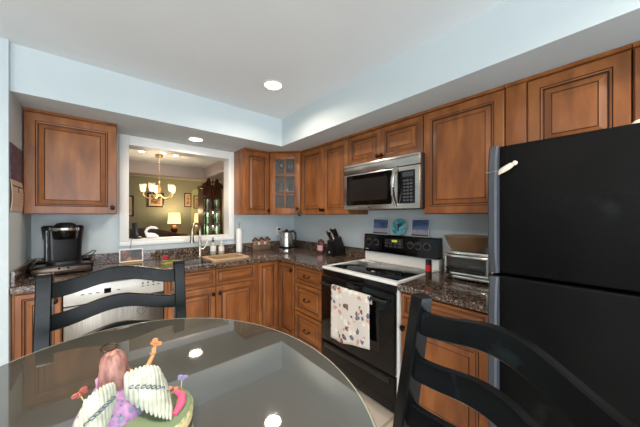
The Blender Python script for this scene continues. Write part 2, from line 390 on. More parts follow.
# glazed corner cabinet (hollow)
A, B_ = Vector((1.557, 2.772)), Vector((1.8215, 2.5035))
c = thing('corner_cabinet', 'diagonal corner wall cabinet with a six-pane glass door and glasses inside', 'cabinet', (A.x, A.y, 0), math.atan2(B_.y - A.y, B_.x - A.x))
inv = (T(A.x, A.y, 0) @ R(math.atan2(B_.y - A.y, B_.x - A.x), 'Z')).inverted()
def l2(p): q = inv @ Vector((p[0], p[1], 0)); return (q.x, q.y)
W = (B_ - A).length
outer = [l2(p) for p in ((1.557, 2.772), (1.8215, 2.5035), (2.127, 2.5035), (2.127, 3.087), (1.557, 3.087))]
b = MB()
for z0, z1 in ((UZ0, UZ0 + 0.018), (UZ1 - 0.018, UZ1)): b.prism(outer, 'z', z0, z1)
for i, j in ((1, 2), (2, 3), (3, 4), (4, 0)):
    p, q = Vector(outer[i]), Vector(outer[j]); n = Vector((-(q - p).y, (q - p).x)).normalized() * 0.012
    b.prism([tuple(p), tuple(q), tuple(q + n), tuple(p + n)], 'z', UZ0 + 0.018, UZ1 - 0.018)
b.box(0.001, 0.0, UZ0 + 0.018, 0.03, 0.018, UZ1 - 0.018); b.box(W - 0.03, 0.0, UZ0 + 0.018, W - 0.001, 0.018, UZ1 - 0.018)
b.build('body', WOOD, c, smooth=False)
for z in (1.615, 1.865):
    b = MB(); ins = [((p[0] - W / 2) * 0.88 + W / 2, 0.05 + (p[1]) * 0.83) for p in outer]; b.prism(ins, 'z', z, z + 0.016); b.build('shelf', WOODH, c, smooth=False)
dd = MB(); z0, z1 = UZ0 + 0.004, UZ1 - 0.022; fr = 0.072
dd.box(0.004, -0.020, z0, fr, -0.001, z1, 0.003); dd.box(W - fr, -0.020, z0, W - 0.004, -0.001, z1, 0.003)
dd.box(fr, -0.0195, z0, W - fr, -0.0015, z0 + fr * 1.05, 0.003); dd.box(fr, -0.0195, z1 - fr, W - fr, -0.0015, z1, 0.003)
door = dd.build('door', WOOD, c)
gz0, gz1 = z0 + fr * 1.05, z1 - fr
b = MB(); b.box(W / 2 - 0.008, -0.018, gz0, W / 2 + 0.008, -0.003, gz1, 0.002)
for t in (1 / 3, 2 / 3): b.box(fr, -0.018, gz0 + (gz1 - gz0) * t - 0.009, W - fr, -0.003, gz0 + (gz1 - gz0) * t + 0.009, 0.002)
b.build('muntins', WOOD, door)
b = MB(); b.box(fr + 0.0005, -0.011, gz0, W - fr - 0.0005, -0.009, gz1); b.build('glass_pane', PANE, door)
knob(door, W - 0.035, UZ0 + 0.07, -0.020)
b = MB(); b.prism([(-0.026, UZ1), (-0.026, UZ1 - 0.006), (-0.001, UZ1 - 0.018), (0.0, UZ1)], 'x', 0.001, W - 0.001); b.build('crown_strip', WOOD, c, smooth=False)
corner = c
gm = (T(A.x, A.y, 0) @ R(math.atan2(B_.y - A.y, B_.x - A.x), 'Z'))
def glass_proto(kind):
    b = MB()
    if kind == 'tumbler': b.lathe([(0.024, 0), (0.030, 0.004), (0.034, 0.13), (0.031, 0.13), (0.027, 0.012), (0.0005, 0.010)], 16)
    elif kind == 'goblet': b.lathe([(0.030, 0), (0.030, 0.003), (0.005, 0.008), (0.004, 0.07), (0.02, 0.08), (0.032, 0.11), (0.030, 0.16), (0.028, 0.16), (0.030, 0.112), (0.0005, 0.085)], 16)
    else: b.lathe([(0.03, 0), (0.034, 0.003), (0.055, 0.05), (0.052, 0.05), (0.032, 0.008), (0.0005, 0.006)], 16)
    return b.build({'tumbler': 'drinking_glass', 'goblet': 'stemmed_glass', 'bowl': 'glass_dish'}[kind], GLASS)
LAB = {'goblet': 'stemmed clear glass on the top shelf of the glazed corner cabinet', 'tumbler': 'tall clear tumbler on the middle shelf of the glazed corner cabinet', 'bowl': 'small clear glass dish at the bottom of the glazed corner cabinet'}
for kind, zz, spots in (('goblet', 1.8815, ((0.115, 0.13), (0.205, 0.13), (0.285, 0.15))), ('tumbler', 1.6315, ((0.105, 0.13), (0.19, 0.13), (0.275, 0.13), (0.15, 0.22))), ('bowl', UZ0 + 0.0185, ((0.12, 0.12), (0.255, 0.12)))):
    pr = glass_proto(kind)
    for i, (x, y) in enumerate(spots):
        o = pr if i == 0 else pr.copy()
        if i: COL.objects.link(o)
        o.location = gm @ Vector((x, y, zz)); tag(o, LAB[kind], 'glass', {'goblet': 'stemmed glasses in the corner cabinet', 'tumbler': 'tumblers in the corner cabinet', 'bowl': 'glass dishes in the corner cabinet'}[kind])

# base cabinets
BZ0, BZ1 = 0.10, 0.8735
c = back_cab('base_cabinet', 'narrow one-door base cabinet in the left corner under the coffee maker', -0.437, 2.46)
body(c, 0.225, 0.62, BZ0, BZ1, True); d = panel('door', c, 0.014, 0.112, 0.207, 0.745, 0.042); knob(d, 0.195, 0.79)
c = back_cab('base_cabinet', 'sink base cabinet with two false drawer fronts above two doors, right of dishwasher', 0.393, 2.46)
b = MB(); sw = 0.843
b.box(0.0005, 0.02, 0.10, sw - 0.0005, 0.04, BZ1); b.box(0.0005, 0.04, 0.10, 0.02, 0.62, BZ1); b.box(sw - 0.02, 0.04, 0.10, sw - 0.0005, 0.62, BZ1); b.box(0.02, 0.04, 0.10, sw - 0.02, 0.62, 0.12); b.box(0.02, 0.60, 0.12, sw - 0.02, 0.62, BZ1); b.box(0.0005, 0.09, 0.001, sw - 0.0005, 0.62, 0.10)
b.build('body', WOOD, c, smooth=False)
panel('drawer_front', c, 0.024, 0.705, 0.389, 0.150, 0.036, WOODH); panel('drawer_front', c, 0.421, 0.705, 0.398, 0.150, 0.036, WOODH)
d = panel('door', c, 0.024, 0.112, 0.389, 0.578, 0.056); knob(d, 0.388, 0.632)
d = panel('door', c, 0.421, 0.112, 0.398, 0.578, 0.056); knob(d, 0.446, 0.632)
c = thing('corner_base_cabinet', 'inside-corner base cabinet with two narrow full-height doors meeting at right angles', 'cabinet', (1.238, 2.46, 0))
b = MB(); L1 = [(0.0005, 0.02), (0.262, 0.02), (0.262, -0.313), (0.885, -0.313), (0.885, 0.62), (0.0005, 0.62)]
b.prism(L1, 'z', BZ0, BZ1); b.prism([(0.0005, 0.09), (0.332, 0.09), (0.332, -0.313), (0.885, -0.313), (0.885, 0.62), (0.0005, 0.62)], 'z', 0.001, BZ0)
b.build('body', WOOD, c, smooth=False)
panel('door', c, 0.012, 0.112, 0.226, 0.748, 0.046)
d = panel('door', c, 0.0, 0.112, 0.286, 0.748, 0.046); d.location = (0.242, -0.022, 0); d.rotation_euler = (0, 0, RZ); knob(d, 0.255, 0.80)
c = right_cab('base_cabinet', 'three-drawer base cabinet with dark pulls left of the stove', 2.144, 1.48)
body(c, 0.430, 0.645, BZ0, BZ1, True)
for z0, h in ((0.700, 0.160), (0.415, 0.272), (0.112, 0.290)):
    d = panel('drawer', c, 0.012, z0, 0.406, h, 0.040, WOODH); pull(d, 0.215, z0 + h / 2)
c = right_cab('base_cabinet', 'base cabinet with one drawer over one door between stove and refrigerator', 0.935, 1.48)
body(c, 0.522, 0.645, BZ0, BZ1, True)
panel('drawer', c, 0.014, 0.712, 0.494, 0.148, 0.038, WOODH)
d = panel('door', c, 0.014, 0.112, 0.494, 0.588, 0.058); knob(d, 0.030, 0.640)

# ------------------------------------------------------------------ counters
CT0, CT1 = 0.874, 0.914
c = thing('countertop', 'L-shaped speckled brown granite countertop with sink cut-out along the back wall', 'countertop')
SX0, SX1, SY0, SY1 = 0.50, 1.16, 2.515, 2.875
b = MB()
b.box(-0.438, 2.437, CT0, SX0, 3.0875, CT1, 0.004); b.box(SX1, 2.437, CT0, 2.1275, 3.0875, CT1, 0.004)
b.box(SX0 - 0.005, 2.437, CT0, SX1 + 0.005, SY0, CT1, 0.004); b.box(SX0 - 0.005, SY1, CT0, SX1 + 0.005, 3.0875, CT1, 0.004)
b.box(1.454, 1.709, CT0, 2.1275, 2.445, CT1, 0.004)
b.build('slab', GRAN, c, smooth=False)
b = MB(); b.box(-0.438, 3.066, CT1 + 0.0005, 2.1275, 3.0875, 1.012, 0.003); b.box(2.106, 1.709, CT1 + 0.0005, 2.1275, 3.0655, 1.012, 0.003); b.box(-0.438, 2.46, CT1 + 0.0005, -0.418, 3.0655, 1.012, 0.003)
b.build('backsplash', GRAN, c, smooth=False)
c = thing('countertop', 'short speckled brown granite countertop under the toaster oven, between stove and refrigerator', 'countertop')
b = MB(); b.box(1.454, 0.412, CT0, 2.1275, 0.937, CT1, 0.004); b.build('slab', GRAN, c, smooth=False)
b = MB(); b.box(2.106, 0.412, CT1 + 0.0005, 2.1275, 0.937, 1.012, 0.003); b.build('backsplash', GRAN, c, smooth=False)

# ------------------------------------------------------------------ refrigerator
c = thing('refrigerator', 'black top-freezer refrigerator with textured doors at the right of the photo', 'refrigerator', (1.25, 0.358, 0), RZ)
FW = 0.728
b = MB(); b.box(0.004, 0.072, 0.03, FW - 0.004, 0.80, 1.640, 0.006); b.box(0.01, 0.09, 0.0005, FW - 0.01, 0.79, 0.03); b.build('body', FRIDGE, c)
b = MB(); b.box(0, 0, 1.124, FW, 0.068, 1.647, 0.010, seg=3); fd = b.build('freezer_door', FRIDGE, c)
b = MB(); b.box(0, 0, 0.06, FW, 0.068, 1.113, 0.010, seg=3); rd = b.build('fridge_door', FRIDGE, c)
def fhandle(parent, z0, z1, up):
    n = 14; secs = []
    for i in range(n + 1):
        t = i / n; z = z0 + (z1 - z0) * t
        e = max(0.0, 1 - abs(2 * t - 1) ** 5)
        y = -0.018 - 0.022 * e; wd_ = 0.0155
        secs.append([(0.004, -0.0015, z), (0.004, y, z), (0.010, y - 0.008, z), (0.004 + wd_ * 2 - 0.006, y - 0.008, z), (0.004 + wd_ * 2, y, z), (0.004 + wd_ * 2, -0.0015, z)])
    b = MB(); b.loft(secs); b.build('handle', GREY, parent)
fhandle(fd, 1.126, 1.645, 0); fhandle(rd, 0.45, 1.110, 1)
b = MB(); b.tube([(0.001, -0.050, 1.535), (0.037, -0.0505, 1.538)], 0.0022, 6); b.build('handle_clip', CHROME, fd)
m_ = thing('fridge_magnet', 'small cream and tan figure magnet stuck near the top of the freezer door', 'magnet', (1.25, 0.297, 1.552), RZ)
b = MB(); b.tube([(-0.026, -0.011, -0.016), (-0.012, -0.013, -0.007), (0.006, -0.013, 0.003), (0.020, -0.013, 0.012)], [0.008, 0.0115, 0.0115, 0.009], 10)
for i in range(5): b.ball((-0.010 + i * 0.009, -0.014, -0.006 + i * 0.0055), 0.005, n=8)
b.ball((0.027, -0.011, 0.016), 0.0095, n=10); b.build('figure', CREAM, m_)
b = MB(); b.ball((-0.028, -0.010, -0.017), 0.009, n=10); b.build('tan_tip', PEACH, m_)
o = MB()
for x, y, z, r in ((0, 0, 0.022, 0.026), (0.03, 0.01, 0.036, 0.024), (0.055, 0.0, 0.05, 0.028), (0.075, -0.012, 0.075, 0.02), (0.02, -0.02, 0.02, 0.02), (0.06, 0.015, 0.024, 0.024)): o.ball((x, y, z), r, r, r * 0.9, n=12)
tag(o.build('shell_ornament', CREAM, None, (1.40, -0.045, 1.645), (0, 0, RZ)), 'lumpy cream ornament lying on top of the refrigerator at the right edge', 'ornament')

# ------------------------------------------------------------------ stove
c = thing('stove', 'freestanding electric stove, white body with black oven door and glass cooktop', 'stove', (1.475, 1.694, 0), RZ)
SW = 0.753
b = MB(); b.box(0, 0.006, 0.065, SW, 0.64, 0.897, 0.004); b.build('body', WHITE, c)
b = MB()
for z0, z1 in ((0.8975, 0.922),):
    b.box(0, -0.012, z0, SW, 0.045, z1, 0.008); b.box(0, 0.0455, z0, 0.035, 0.574, z1, 0.006); b.box(SW - 0.035, 0.0455, z0, SW, 0.574, z1, 0.006); b.box(0.0355, 0.545, z0, SW - 0.0355, 0.574, z1)
b.build('cooktop_frame', WHITE, c)
b = MB(); b.box(0.0355, 0.0455, 0.8975, SW - 0.0355, 0.5445, 0.9185, 0.002)
ct = b.build('glass_cooktop', mat('black_ceramic_glass', rgb(14, 14, 15), 0.06, ior=1.5), c)
for x, y, r in ((0.20, 0.18, 0.105), (0.56, 0.18, 0.085), (0.20, 0.43, 0.085), (0.56, 0.43, 0.105)):
    b = MB(); n = 36
    b.loft([[(x + q * math.cos(2 * PI * j / n), y + q * math.sin(2 * PI * j / n), 0.9188) for j in range(n)] for q in (r, r - 0.004)], caps=False); b.build('burner_ring', GREY, ct)
b = MB(); b.box(0.012, -0.028, 0.305, SW - 0.012, 0.005, 0.845, 0.006); od = b.build('oven_door', BLACKG, c)
b = MB(); b.box(0.012, -0.010, 0.848, SW - 0.012, 0.0055, 0.8965, 0.002); b.build('front_strip', BLACKG, c)
b = MB(); b.box(0.13, -0.0295, 0.42, SW - 0.13, -0.0282, 0.70, 0.0004); b.build('oven_window', mat('oven_window_glass', rgb(4, 4, 5), 0.03), od)
b = MB(); b.tube([(0.045, -0.062, 0.790), (SW - 0.045, -0.062, 0.790)], 0.011, 12)
for x in (0.06, SW - 0.06): b.box(x - 0.012, -0.062, 0.780, x + 0.012, -0.0285, 0.800, 0.003)
b.build('handle', BLACK, od)
b = MB(); b.box(0.012, -0.026, 0.075, SW - 0.012, 0.005, 0.297, 0.006); sd = b.build('storage_drawer', BLACKG, c)
b = MB(); b.box(0.05, -0.033, 0.245, SW - 0.05, -0.0265, 0.285, 0.003); b.build('drawer_grip', BLACK, sd)
b = MB(); b.box(0.03, 0.05, 0.0005, SW - 0.03, 0.60, 0.0648); b.build('plinth', BLACK, c)
# backguard
b = MB(); b.box(0, 0.575, 0.8975, SW, 0.64, 1.006, 0.004); b.build('backguard_base', WHITE, c)
b = MB(); b.prism([(0.553, 1.008), (0.565, 1.170), (0.573, 1.178), (0.64, 1.178), (0.64, 1.008)], 'x', 0.0, SW); bgd = b.build('control_panel', BLACKG, c)
def kn(x, z=1.102, r=0.021):
    b = MB(); b.lathe([(r + 0.004, 0), (r + 0.004, 0.003), (r, 0.005), (r * 0.9, 0.022), (r * 0.8, 0.024), (0.0005, 0.024)], 18, M=T(x, 0.5590, z) @ R(PI / 2, 'X'))
    b.box(x - 0.003, 0.5270, z - r * 0.85, x + 0.003, 0.5370, z + r * 0.85, 0.001)
    k_ = b.build('knob', BLACK, bgd)
    b = MB(); n = 24; b.loft([[(x + q * math.cos(2 * PI * j / n), 0.5575, z + q * math.sin(2 * PI * j / n)) for j in range(n)] for q in (r + 0.010, r + 0.0075)], caps=False); b.build('dial_marks', mat('dial_print', rgb(150, 150, 150), 0.4), bgd)
for x in (0.062, 0.150, 0.512, 0.582, 0.662): kn(x)
b = MB(); b.box(0.245, 0.5540, 1.062, 0.445, 0.5590, 1.150, 0.002); dp = b.build('display_panel', mat('smoked_panel', rgb(34, 31, 30), 0.15), bgd)
b = MB(); b.box(0.33, 0.5525, 1.118, 0.385, 0.5540, 1.138); b.build('clock_display', mat('green_clock', rgb(60, 60, 10), 0.4, emit=(0.75, 0.75, 0.1, 1), es=0.5), dp)
for i in range(4):
    for j in range(3):
        if 1 <= i <= 2 and j == 2: continue
        b = MB(); b.box(0.258 + i * 0.047, 0.5525, 1.070 + j * 0.026, 0.284 + i * 0.047, 0.5540, 1.084 + j * 0.026); b.build('button', GREY, dp)

b = MB(); b.box(0.025, 0.5515, 1.03, 0.06, 0.5530, 1.034); b.build('badge', WHITEP, bgd)

# towel on the oven handle
def towel():
    n, m2 = 26, 22; vs = []; fs = []
    x0, x1 = 0.190, 0.575; zt = 0.790
    for j in range(m2 + 1):
        t = j / m2
        for i in range(n + 1):
            s = i / n; x = x0 + (x1 - x0) * s
            if t < 0.2:
                a = PI * t / 0.2; y = -0.062 + 0.0145 * math.cos(a); z = zt + 0.0145 * math.sin(a)
                if t < 0.001: z -= 0.05
            else:
                q = (t - 0.2) / 0.8; L_ = 0.395 + 0.016 * math.sin(s * 5) - 0.03 * s
                z = zt - q * L_; y = -0.0768 - 0.005 * q * (1 + math.sin(s * 15 + 2 * q)) - 0.004 * q
                x += q * 0.014 * math.cos(s * 7) - 0.004 * q
            vs.append((x, y, z))
    for j in range(m2):
        for i in range(n):
            k = j * (n + 1) + i; fs.append([k, k + 1, k + n + 2, k + n + 1])
    b = MB(); b.add(vs, fs); o = b.build('dish_towel', TOWEL, None, (1.475, 1.694, 0), (0, 0, RZ), angle=80)
    md = o.modifiers.new('cloth', 'SOLIDIFY'); md.thickness = 0.002; md.offset = 1
    return tag(o, 'white dish towel with small printed motifs hanging from the oven door handle', 'towel')
towel()
# things on the stove
def card(y0, y1, label, seed, loc_x=2.088):
    c = thing('postcard', label, 'postcard', (loc_x, y0, 1.1785), RZ)
    w = y0 - y1; h = 0.150; M = R(-0.12, 'X')
    b = MB(); b.box(0, 0, 0, w, 0.003, h, 0.0008, M=M); b.build('card', WHITEP, c)
    def strip(nm, z0, z1, m): 
        b = MB(); b.box(0.004, -0.0006, z0, w - 0.004, -0.0001, z1, M=M); b.build(nm, m, c)
    strip('sky', h * 0.40, h - 0.004, noisy('printed_sky', [(0.35, rgb(34, 50, 92)), (0.65, rgb(96, 122, 168))], (1, 1, 6), 6))
    strip('water', 0.004, h * 0.16, mat('printed_water', rgb(60, 74, 104), 0.3)); strip('haze', h * 0.16, h * 0.40, mat('printed_haze', rgb(150, 156, 176), 0.3))
    b = MB(); rnd = random.Random(seed)
    x = 0.008
    while x < w - 0.02:
        q = 0.008 + rnd.random() * 0.012; b.box(x, -0.0014, h * 0.12, min(x + q, w - 0.006), -0.0007, h * (0.22 + 0.2 * rnd.random()), M=M); x += q + 0.003
    b.build('skyline', mat('printed_skyline', rgb(186, 170, 172), 0.4), c)
    return c
card(1.628, 1.450, 'blue postcard of a city skyline, left one leaning behind the stove', 3)
card(1.205, 1.045, 'blue postcard of a city skyline, right one leaning behind the stove', 9)
c = thing('ceramic_plate', 'small round teal plate standing between the two postcards on the stove', 'plate', (2.084, 1.333, 1.1785), RZ)
M = R(-0.12, 'X') @ T(0, 0, 0.078) @ R(PI / 2, 'X')
b = MB(); b.lathe([(0.045, -0.006), (0.076, -0.001), (0.078, 0.001), (0.060, 0.003), (0.0005, 0.0015)], 32, M=M); b.build('plate', noisy('teal_glaze', [(0.4, rgb(58, 146, 160)), (0.6, rgb(132, 196, 204))], nscale=22, rough=0.2), c)
b = MB()
for p, r in ((((0.0, 0.028), (0.004, 0.006), (-0.006, -0.02), (0.004, -0.042)), 0.008), (((0.004, 0.008), (0.026, 0.016), (0.036, 0.034)), 0.007), (((0, 0.012), (-0.022, 0.026)), 0.006)):
    b.tube([(x, y, 0.004) for x, y in p], r, 8, M=M @ Matrix.Diagonal((1, 1, 0.3, 1)) )
b.build('painted_motif', mat('dark_painted_motif', rgb(20, 24, 30), 0.4), c)
c = thing('spoon_rest', 'white spoon rest lying on the back left of the cooktop', 'spoon rest', (1.90, 1.585, 0.9195), RZ)
b = MB(); b.loft([[(x + r * math.cos(a) * 1.0, r2 * math.sin(a), z) for a in [2 * PI * i / 20 for i in range(20)]] for x, r, r2, z in ((0, 0.045, 0.03, 0), (0, 0.06, 0.042, 0.012), (0, 0.057, 0.039, 0.012), (0, 0.043, 0.028, 0.003))]); b.tube([(0.05, 0, 0.011), (0.10, 0, 0.010), (0.135, 0, 0.012)], [0.013, 0.010, 0.013], 10, flat=0.4); b.build('dish', WHITEP, c)

# ------------------------------------------------------------------ microwave
c = thing('microwave', 'stainless over-the-range microwave with black window, arched handle and keypad', 'microwave', (1.745, 1.703, 1.408), RZ)
MW, MH = 0.768, 0.418
b = MB(); b.box(0.002, 0.035, 0.006, MW - 0.002, 0.382, MH, 0.004); b.build('body', mat('dark_microwave_case', rgb(38, 38, 40), 0.4), c)
b = MB(); b.box(0, 0.0, MH - 0.086, MW, 0.0345, MH, 0.007); gr = b.build('vent_grille', STEEL, c)
b = MB(); b.box(0.012, -0.0015, MH - 0.024, MW - 0.012, -0.0001, MH - 0.019); b.build('grille_slot', GREY, gr)
b = MB(); b.box(0, 0.0, 0.006, MW, 0.0345, MH - 0.090, 0.007); dr = b.build('door', STEEL, c)
def rr(x0, z0, x1, z1, r, n=5):
    P_ = []
    for cx, cz, a0 in ((x1 - r, z1 - r, 0), (x0 + r, z1 - r, 90), (x0 + r, z0 + r, 180), (x1 - r, z0 + r, 270)):
        for i in range(n + 1): a = math.radians(a0 + 90 * i / n); P_.append((cx + r * math.cos(a), cz + r * math.sin(a)))
    return P_
b = MB(); b.prism(rr(0.040, 0.045, 0.530, 0.316, 0.012), 'y', -0.002, 0.0015); wi = b.build('window_glass', BLACKG, dr)
b = MB(); b.prism(rr(0.085, 0.085, 0.490, 0.276, 0.02), 'y', -0.0026, -0.0021); b.build('window_mesh', mat('window_screen', rgb(26, 22, 20), 0.25), wi)
b = MB(); b.prism(rr(0.585, 0.045, 0.728, 0.295, 0.008), 'y', -0.002, 0.0015); kp = b.build('keypad', BLACKG, dr)
b = MB(); b.prism(rr(0.625, 0.247, 0.715, 0.283, 0.004), 'y', -0.0028, -0.0021); b.build('display', mat('dim_display', rgb(62, 66, 66), 0.2), kp)
b = MB()
for i in range(3):
    for j in range(7): b.box(0.632 + i * 0.028, -0.0026, 0.062 + j * 0.025, 0.651 + i * 0.028, -0.0021, 0.074 + j * 0.025)
b.build('key_print', mat('keypad_print', rgb(84, 84, 84), 0.4), kp)
b = MB(); pts = []; rs = []
for i in range(17):
    t = i / 16; pts.append((0.572 - 0.0 * t, -0.004 - 0.052 * math.sin(PI * t) ** 0.8, 0.030 + 0.300 * t)); rs.append(0.0145)
b.tube(pts, rs, 10); b.build('handle', CHROME, dr)
b = MB(); b.lathe([(0.010, 0), (0.010, 0.001), (0.0005, 0.0012)], 14, M=T(0.30, -0.0001, 0.024) @ R(PI / 2, 'X')); b.build('badge', GREY, dr)

# ------------------------------------------------------------------ dishwasher
c = thing('dishwasher', 'stainless dishwasher with pale control panel behind the left black chair', 'dishwasher', (-0.207, 2.452, 0))
b = MB(); b.box(0.004, 0.04, 0.10, 0.590, 0.60, 0.870); b.box(0.004, 0.08, 0.001, 0.590, 0.6, 0.10); b.build('body', GREY, c, smooth=False)
b = MB(); b.box(0.002, 0.0, 0.735, 0.592, 0.039, 0.868, 0.006); cp = b.build('control_panel', mat('pale_silver_panel', rgb(206, 204, 198), 0.3, 0.3), c)
b = MB(); b.box(0.002, 0.002, 0.105, 0.592, 0.039, 0.730, 0.006); dw = b.build('door', noisy('dim_brushed_steel', [(0.3, rgb(106, 99, 90)), (0.7, rgb(140, 132, 122))], (60, 1, 1), 5, rough=0.28, metal=1.0), c)
b = MB(); b.box(0.215, -0.001, 0.790, 0.255, 0.0005, 0.826); b.build('display', BLACKG, cp)
b = MB()
for x in (0.09, 0.13, 0.17, 0.29, 0.44, 0.475, 0.51, 0.545): b.box(x, -0.001, 0.800, x + 0.018, 0.0005, 0.806)
for x in (0.44, 0.475, 0.51, 0.545):
    k_ = MB(); k_.lathe([(0.007, 0), (0.006, 0.003), (0.0005, 0.0035)], 10, M=T(x + 0.009, 0, 0.826) @ R(PI / 2, 'X')); k_.build('button', GREY, cp)
b.build('printed_marks', GREY, cp)
b = MB(); P_ = [(0.445 + 0.030 * math.cos(a) * (1 + 0.2 * math.sin(2 * a)), 0.0008, 0.615 + 0.022 * math.sin(a) + 0.012 * math.cos(2 * a)) for a in [2 * PI * i / 24 for i in range(25)]]
b.tube(P_, 0.0018, 6); b.tube([(0.425, 0.0008, 0.640), (0.447, 0.0008, 0.612), (0.475, 0.0008, 0.648)], 0.0018, 6); b.build('scroll_mark', GREY, dw)

# ------------------------------------------------------------------ sink area
c = thing('kitchen_sink', 'stainless undermount sink set in the granite below the opening', 'sink')
def basin(x0, x1, y0, y1, zb, zt):
    r = 0.03
    secs = []
    for z, i in ((zt, 0.0), (zt - 0.12, 0.004), (zb + 0.012, 0.010), (zb, 0.03)): secs.append([(x, y, z) for x, y in rr(x0 + i, y0 + i, x1 - i, y1 - i, r)])
    b = MB(); b.loft(secs, caps=False); n = len(secs[0]); k = len(b.v) - n; b.f.append([k + i for i in range(n)]); b.m.append(0)
    q = b.build('basin', STEEL, c, angle=60)
    b = MB(); b.lathe([(0.04, 0.001), (0.04, 0.003), (0.02, 0.003), (0.0005, 0.0015)], 18, ((x0 + x1) / 2, (y0 + y1) / 2, zb)); b.build('drain', CHROME, q)
basin(SX0 + 0.001, 0.805, SY0 + 0.001, SY1 - 0.001, 0.70, 0.900); basin(0.812, SX1 - 0.001, SY0 + 0.001, SY1 - 0.001, 0.70, 0.900)
b = MB(); b.box(0.8055, SY0 + 0.002, 0.82, 0.8115, SY1 - 0.002, 0.8995); b.build('divider', STEEL, c)
c = thing('cutting_board', 'tan over-sink cutting board with raised rim and dark strainer centre across the sink', 'cutting board', (0.985, 2.685, 0.9145), math.radians(3))
b = MB(); bo = rr(-0.195, -0.165, 0.195, 0.165, 0.03); bi = rr(-0.155, -0.115, 0.155, 0.12, 0.03)
b.loft([[(x, y, z) for x, y in q] for q, z in ((bo, 0.0), (bo, 0.018), (bi, 0.018), (bi, -0.03))], caps=False); b.loft([[(x, y, 0.0) for x, y in bo], [(x, y, 0.0) for x, y in bi]], caps=False); b.build('board', BOARDW, c)
b = MB(); b.prism(rr(-0.1545, -0.1145, 0.1545, 0.1195, 0.03), 'z', -0.030, -0.024); sn = b.build('strainer', mat('brown_strainer', rgb(120, 88, 62), 0.5), c)
b = MB()
for i in range(7): b.box(-0.13 + i * 0.04, -0.10, -0.0239, -0.12 + i * 0.04, 0.105, -0.0225)
b.build('slots', BLACK, sn)
c = thing('faucet', 'satin nickel gooseneck pull-down faucet behind the sink', 'faucet', (0.80, 2.94, 0.9142), 0)
b = MB(); b.lathe([(0.030, 0), (0.030, 0.006), (0.022, 0.012), (0.019, 0.05), (0.017, 0.12), (0.0145, 0.13)], 18); b.build('base', NICKEL, c)
dirx, diry = -0.76, -0.65
b = MB(); pts = [(0, 0, 0.128), (0, 0, 0.265)]
for i in range(13):
    a = PI * i / 12; r = 0.064; q = r - r * math.cos(a); pts.append((dirx * q, diry * q, 0.285 + 0.078 * math.sin(a)))
pts.append((dirx * 0.129, diry * 0.129, 0.25)); b.tube(pts, 0.0135, 12); b.build('gooseneck', NICKEL, c)
b = MB(); b.tube([(dirx * 0.129, diry * 0.129, 0.252), (dirx * 0.130, diry * 0.130, 0.225), (dirx * 0.133, diry * 0.133, 0.165)], [0.0145, 0.018, 0.024], 12); b.build('spray_head', NICKEL, c)
b = MB(); b.tube([(0.017, 0, 0.085), (0.040, -0.004, 0.092), (0.068, -0.008, 0.150), (0.075, -0.008, 0.185)], [0.010, 0.009, 0.006, 0.005], 10); b.build('lever', NICKEL, c)
def soap(x, y, h, label, liquid, pump=True, disc=False):
    c = thing('soap_bottle', label, 'bottle', (x, y, 0.9145))
    b = MB(); b.lathe([(0.026, 0), (0.032, 0.004), (0.032, h * 0.72), (0.026, h * 0.82), (0.012, h * 0.9), (0.012, h)], 18); b.build('bottle', liquid, c)
    b = MB(); b.lathe([(0.014, h + 0.0003), (0.014, h + 0.015), (0.005, h + 0.017), (0.005, h + 0.035), (0.010, h + 0.036), (0.010, h + 0.044)], 12); b.tube([(0, 0, h + 0.040), (-0.012, -0.026, h + 0.040), (-0.014, -0.030, h + 0.034)], 0.0045, 8); b.build('pump', BLACK if disc else WHITEP, c)
    b = MB(); n = 12
    b.loft([[(0.0325 * math.cos(a), 0.0325 * math.sin(a), z) for a in [-PI * 0.95 + PI * 0.8 * i / n for i in range(n + 1)]] for z in (h * 0.28, h * 0.70)], caps=False, closed=False); b.build('label', WHITEP, c)
    return c
LQ = mat('pale_soap', rgb(206, 206, 176), 0.15, trans=0.35); LQ2 = mat('pale_lotion', rgb(214, 200, 172), 0.15, trans=0.25)
soap(0.962, 3.018, 0.150, 'clear soap bottle with round white label and black pump, nearer the faucet', LQ, disc=True)
soap(1.055, 3.018, 0.125, 'shorter soap bottle with pale pump, beside the black-pump bottle', LQ2)
c = thing('paper_towel_holder', 'thin upright white paper towel roll on a holder beside the opening', 'paper towel', (1.258, 2.99, 0.9145))
b = MB(); b.lathe([(0.055, 0), (0.055, 0.006), (0.006, 0.010), (0.006, 0.335), (0.004, 0.338)], 20)
b.tube([(0.012 * math.sin(2 * PI * i / 12), 0, 0.350 - 0.012 * math.cos(2 * PI * i / 12)) for i in range(13)], 0.003, 6); b.build('stand', NICKEL, c)
b = MB(); b.lathe([(0.0075, 0.0102), (0.036, 0.0102), (0.036, 0.290), (0.0075, 0.290)], 24); b.build('paper_roll', WHITEP, c)
c = thing('dish_sponge', 'small yellow-green sponge on the counter at the left end of the sink', 'sponge', (0.455, 2.72, 0.9145), 0.4)
b = MB(); b.box(-0.045, -0.03, 0, 0.045, 0.03, 0.018, 0.005); b.build('foam', mat('yellow_foam', rgb(196, 184, 84), 0.9), c)
b = MB(); b.box(-0.045, -0.03, 0.0182, 0.045, 0.03, 0.026, 0.003); b.build('scouring_pad', mat('green_pad', rgb(96, 122, 66), 0.9), c)
c = thing('scrub_brush', 'small red-handled scrub brush beside the sponge at the sink', 'brush', (0.455, 2.82, 0.9145), 0.2)
b = MB(); b.lathe([(0.022, 0), (0.026, 0.022)], 14); b.build('bristles', WHITEP, c)
b = MB(); b.lathe([(0.027, 0.0222), (0.028, 0.032), (0.012, 0.042), (0.016, 0.060), (0.0005, 0.066)], 14); b.build('handle', RED, c)
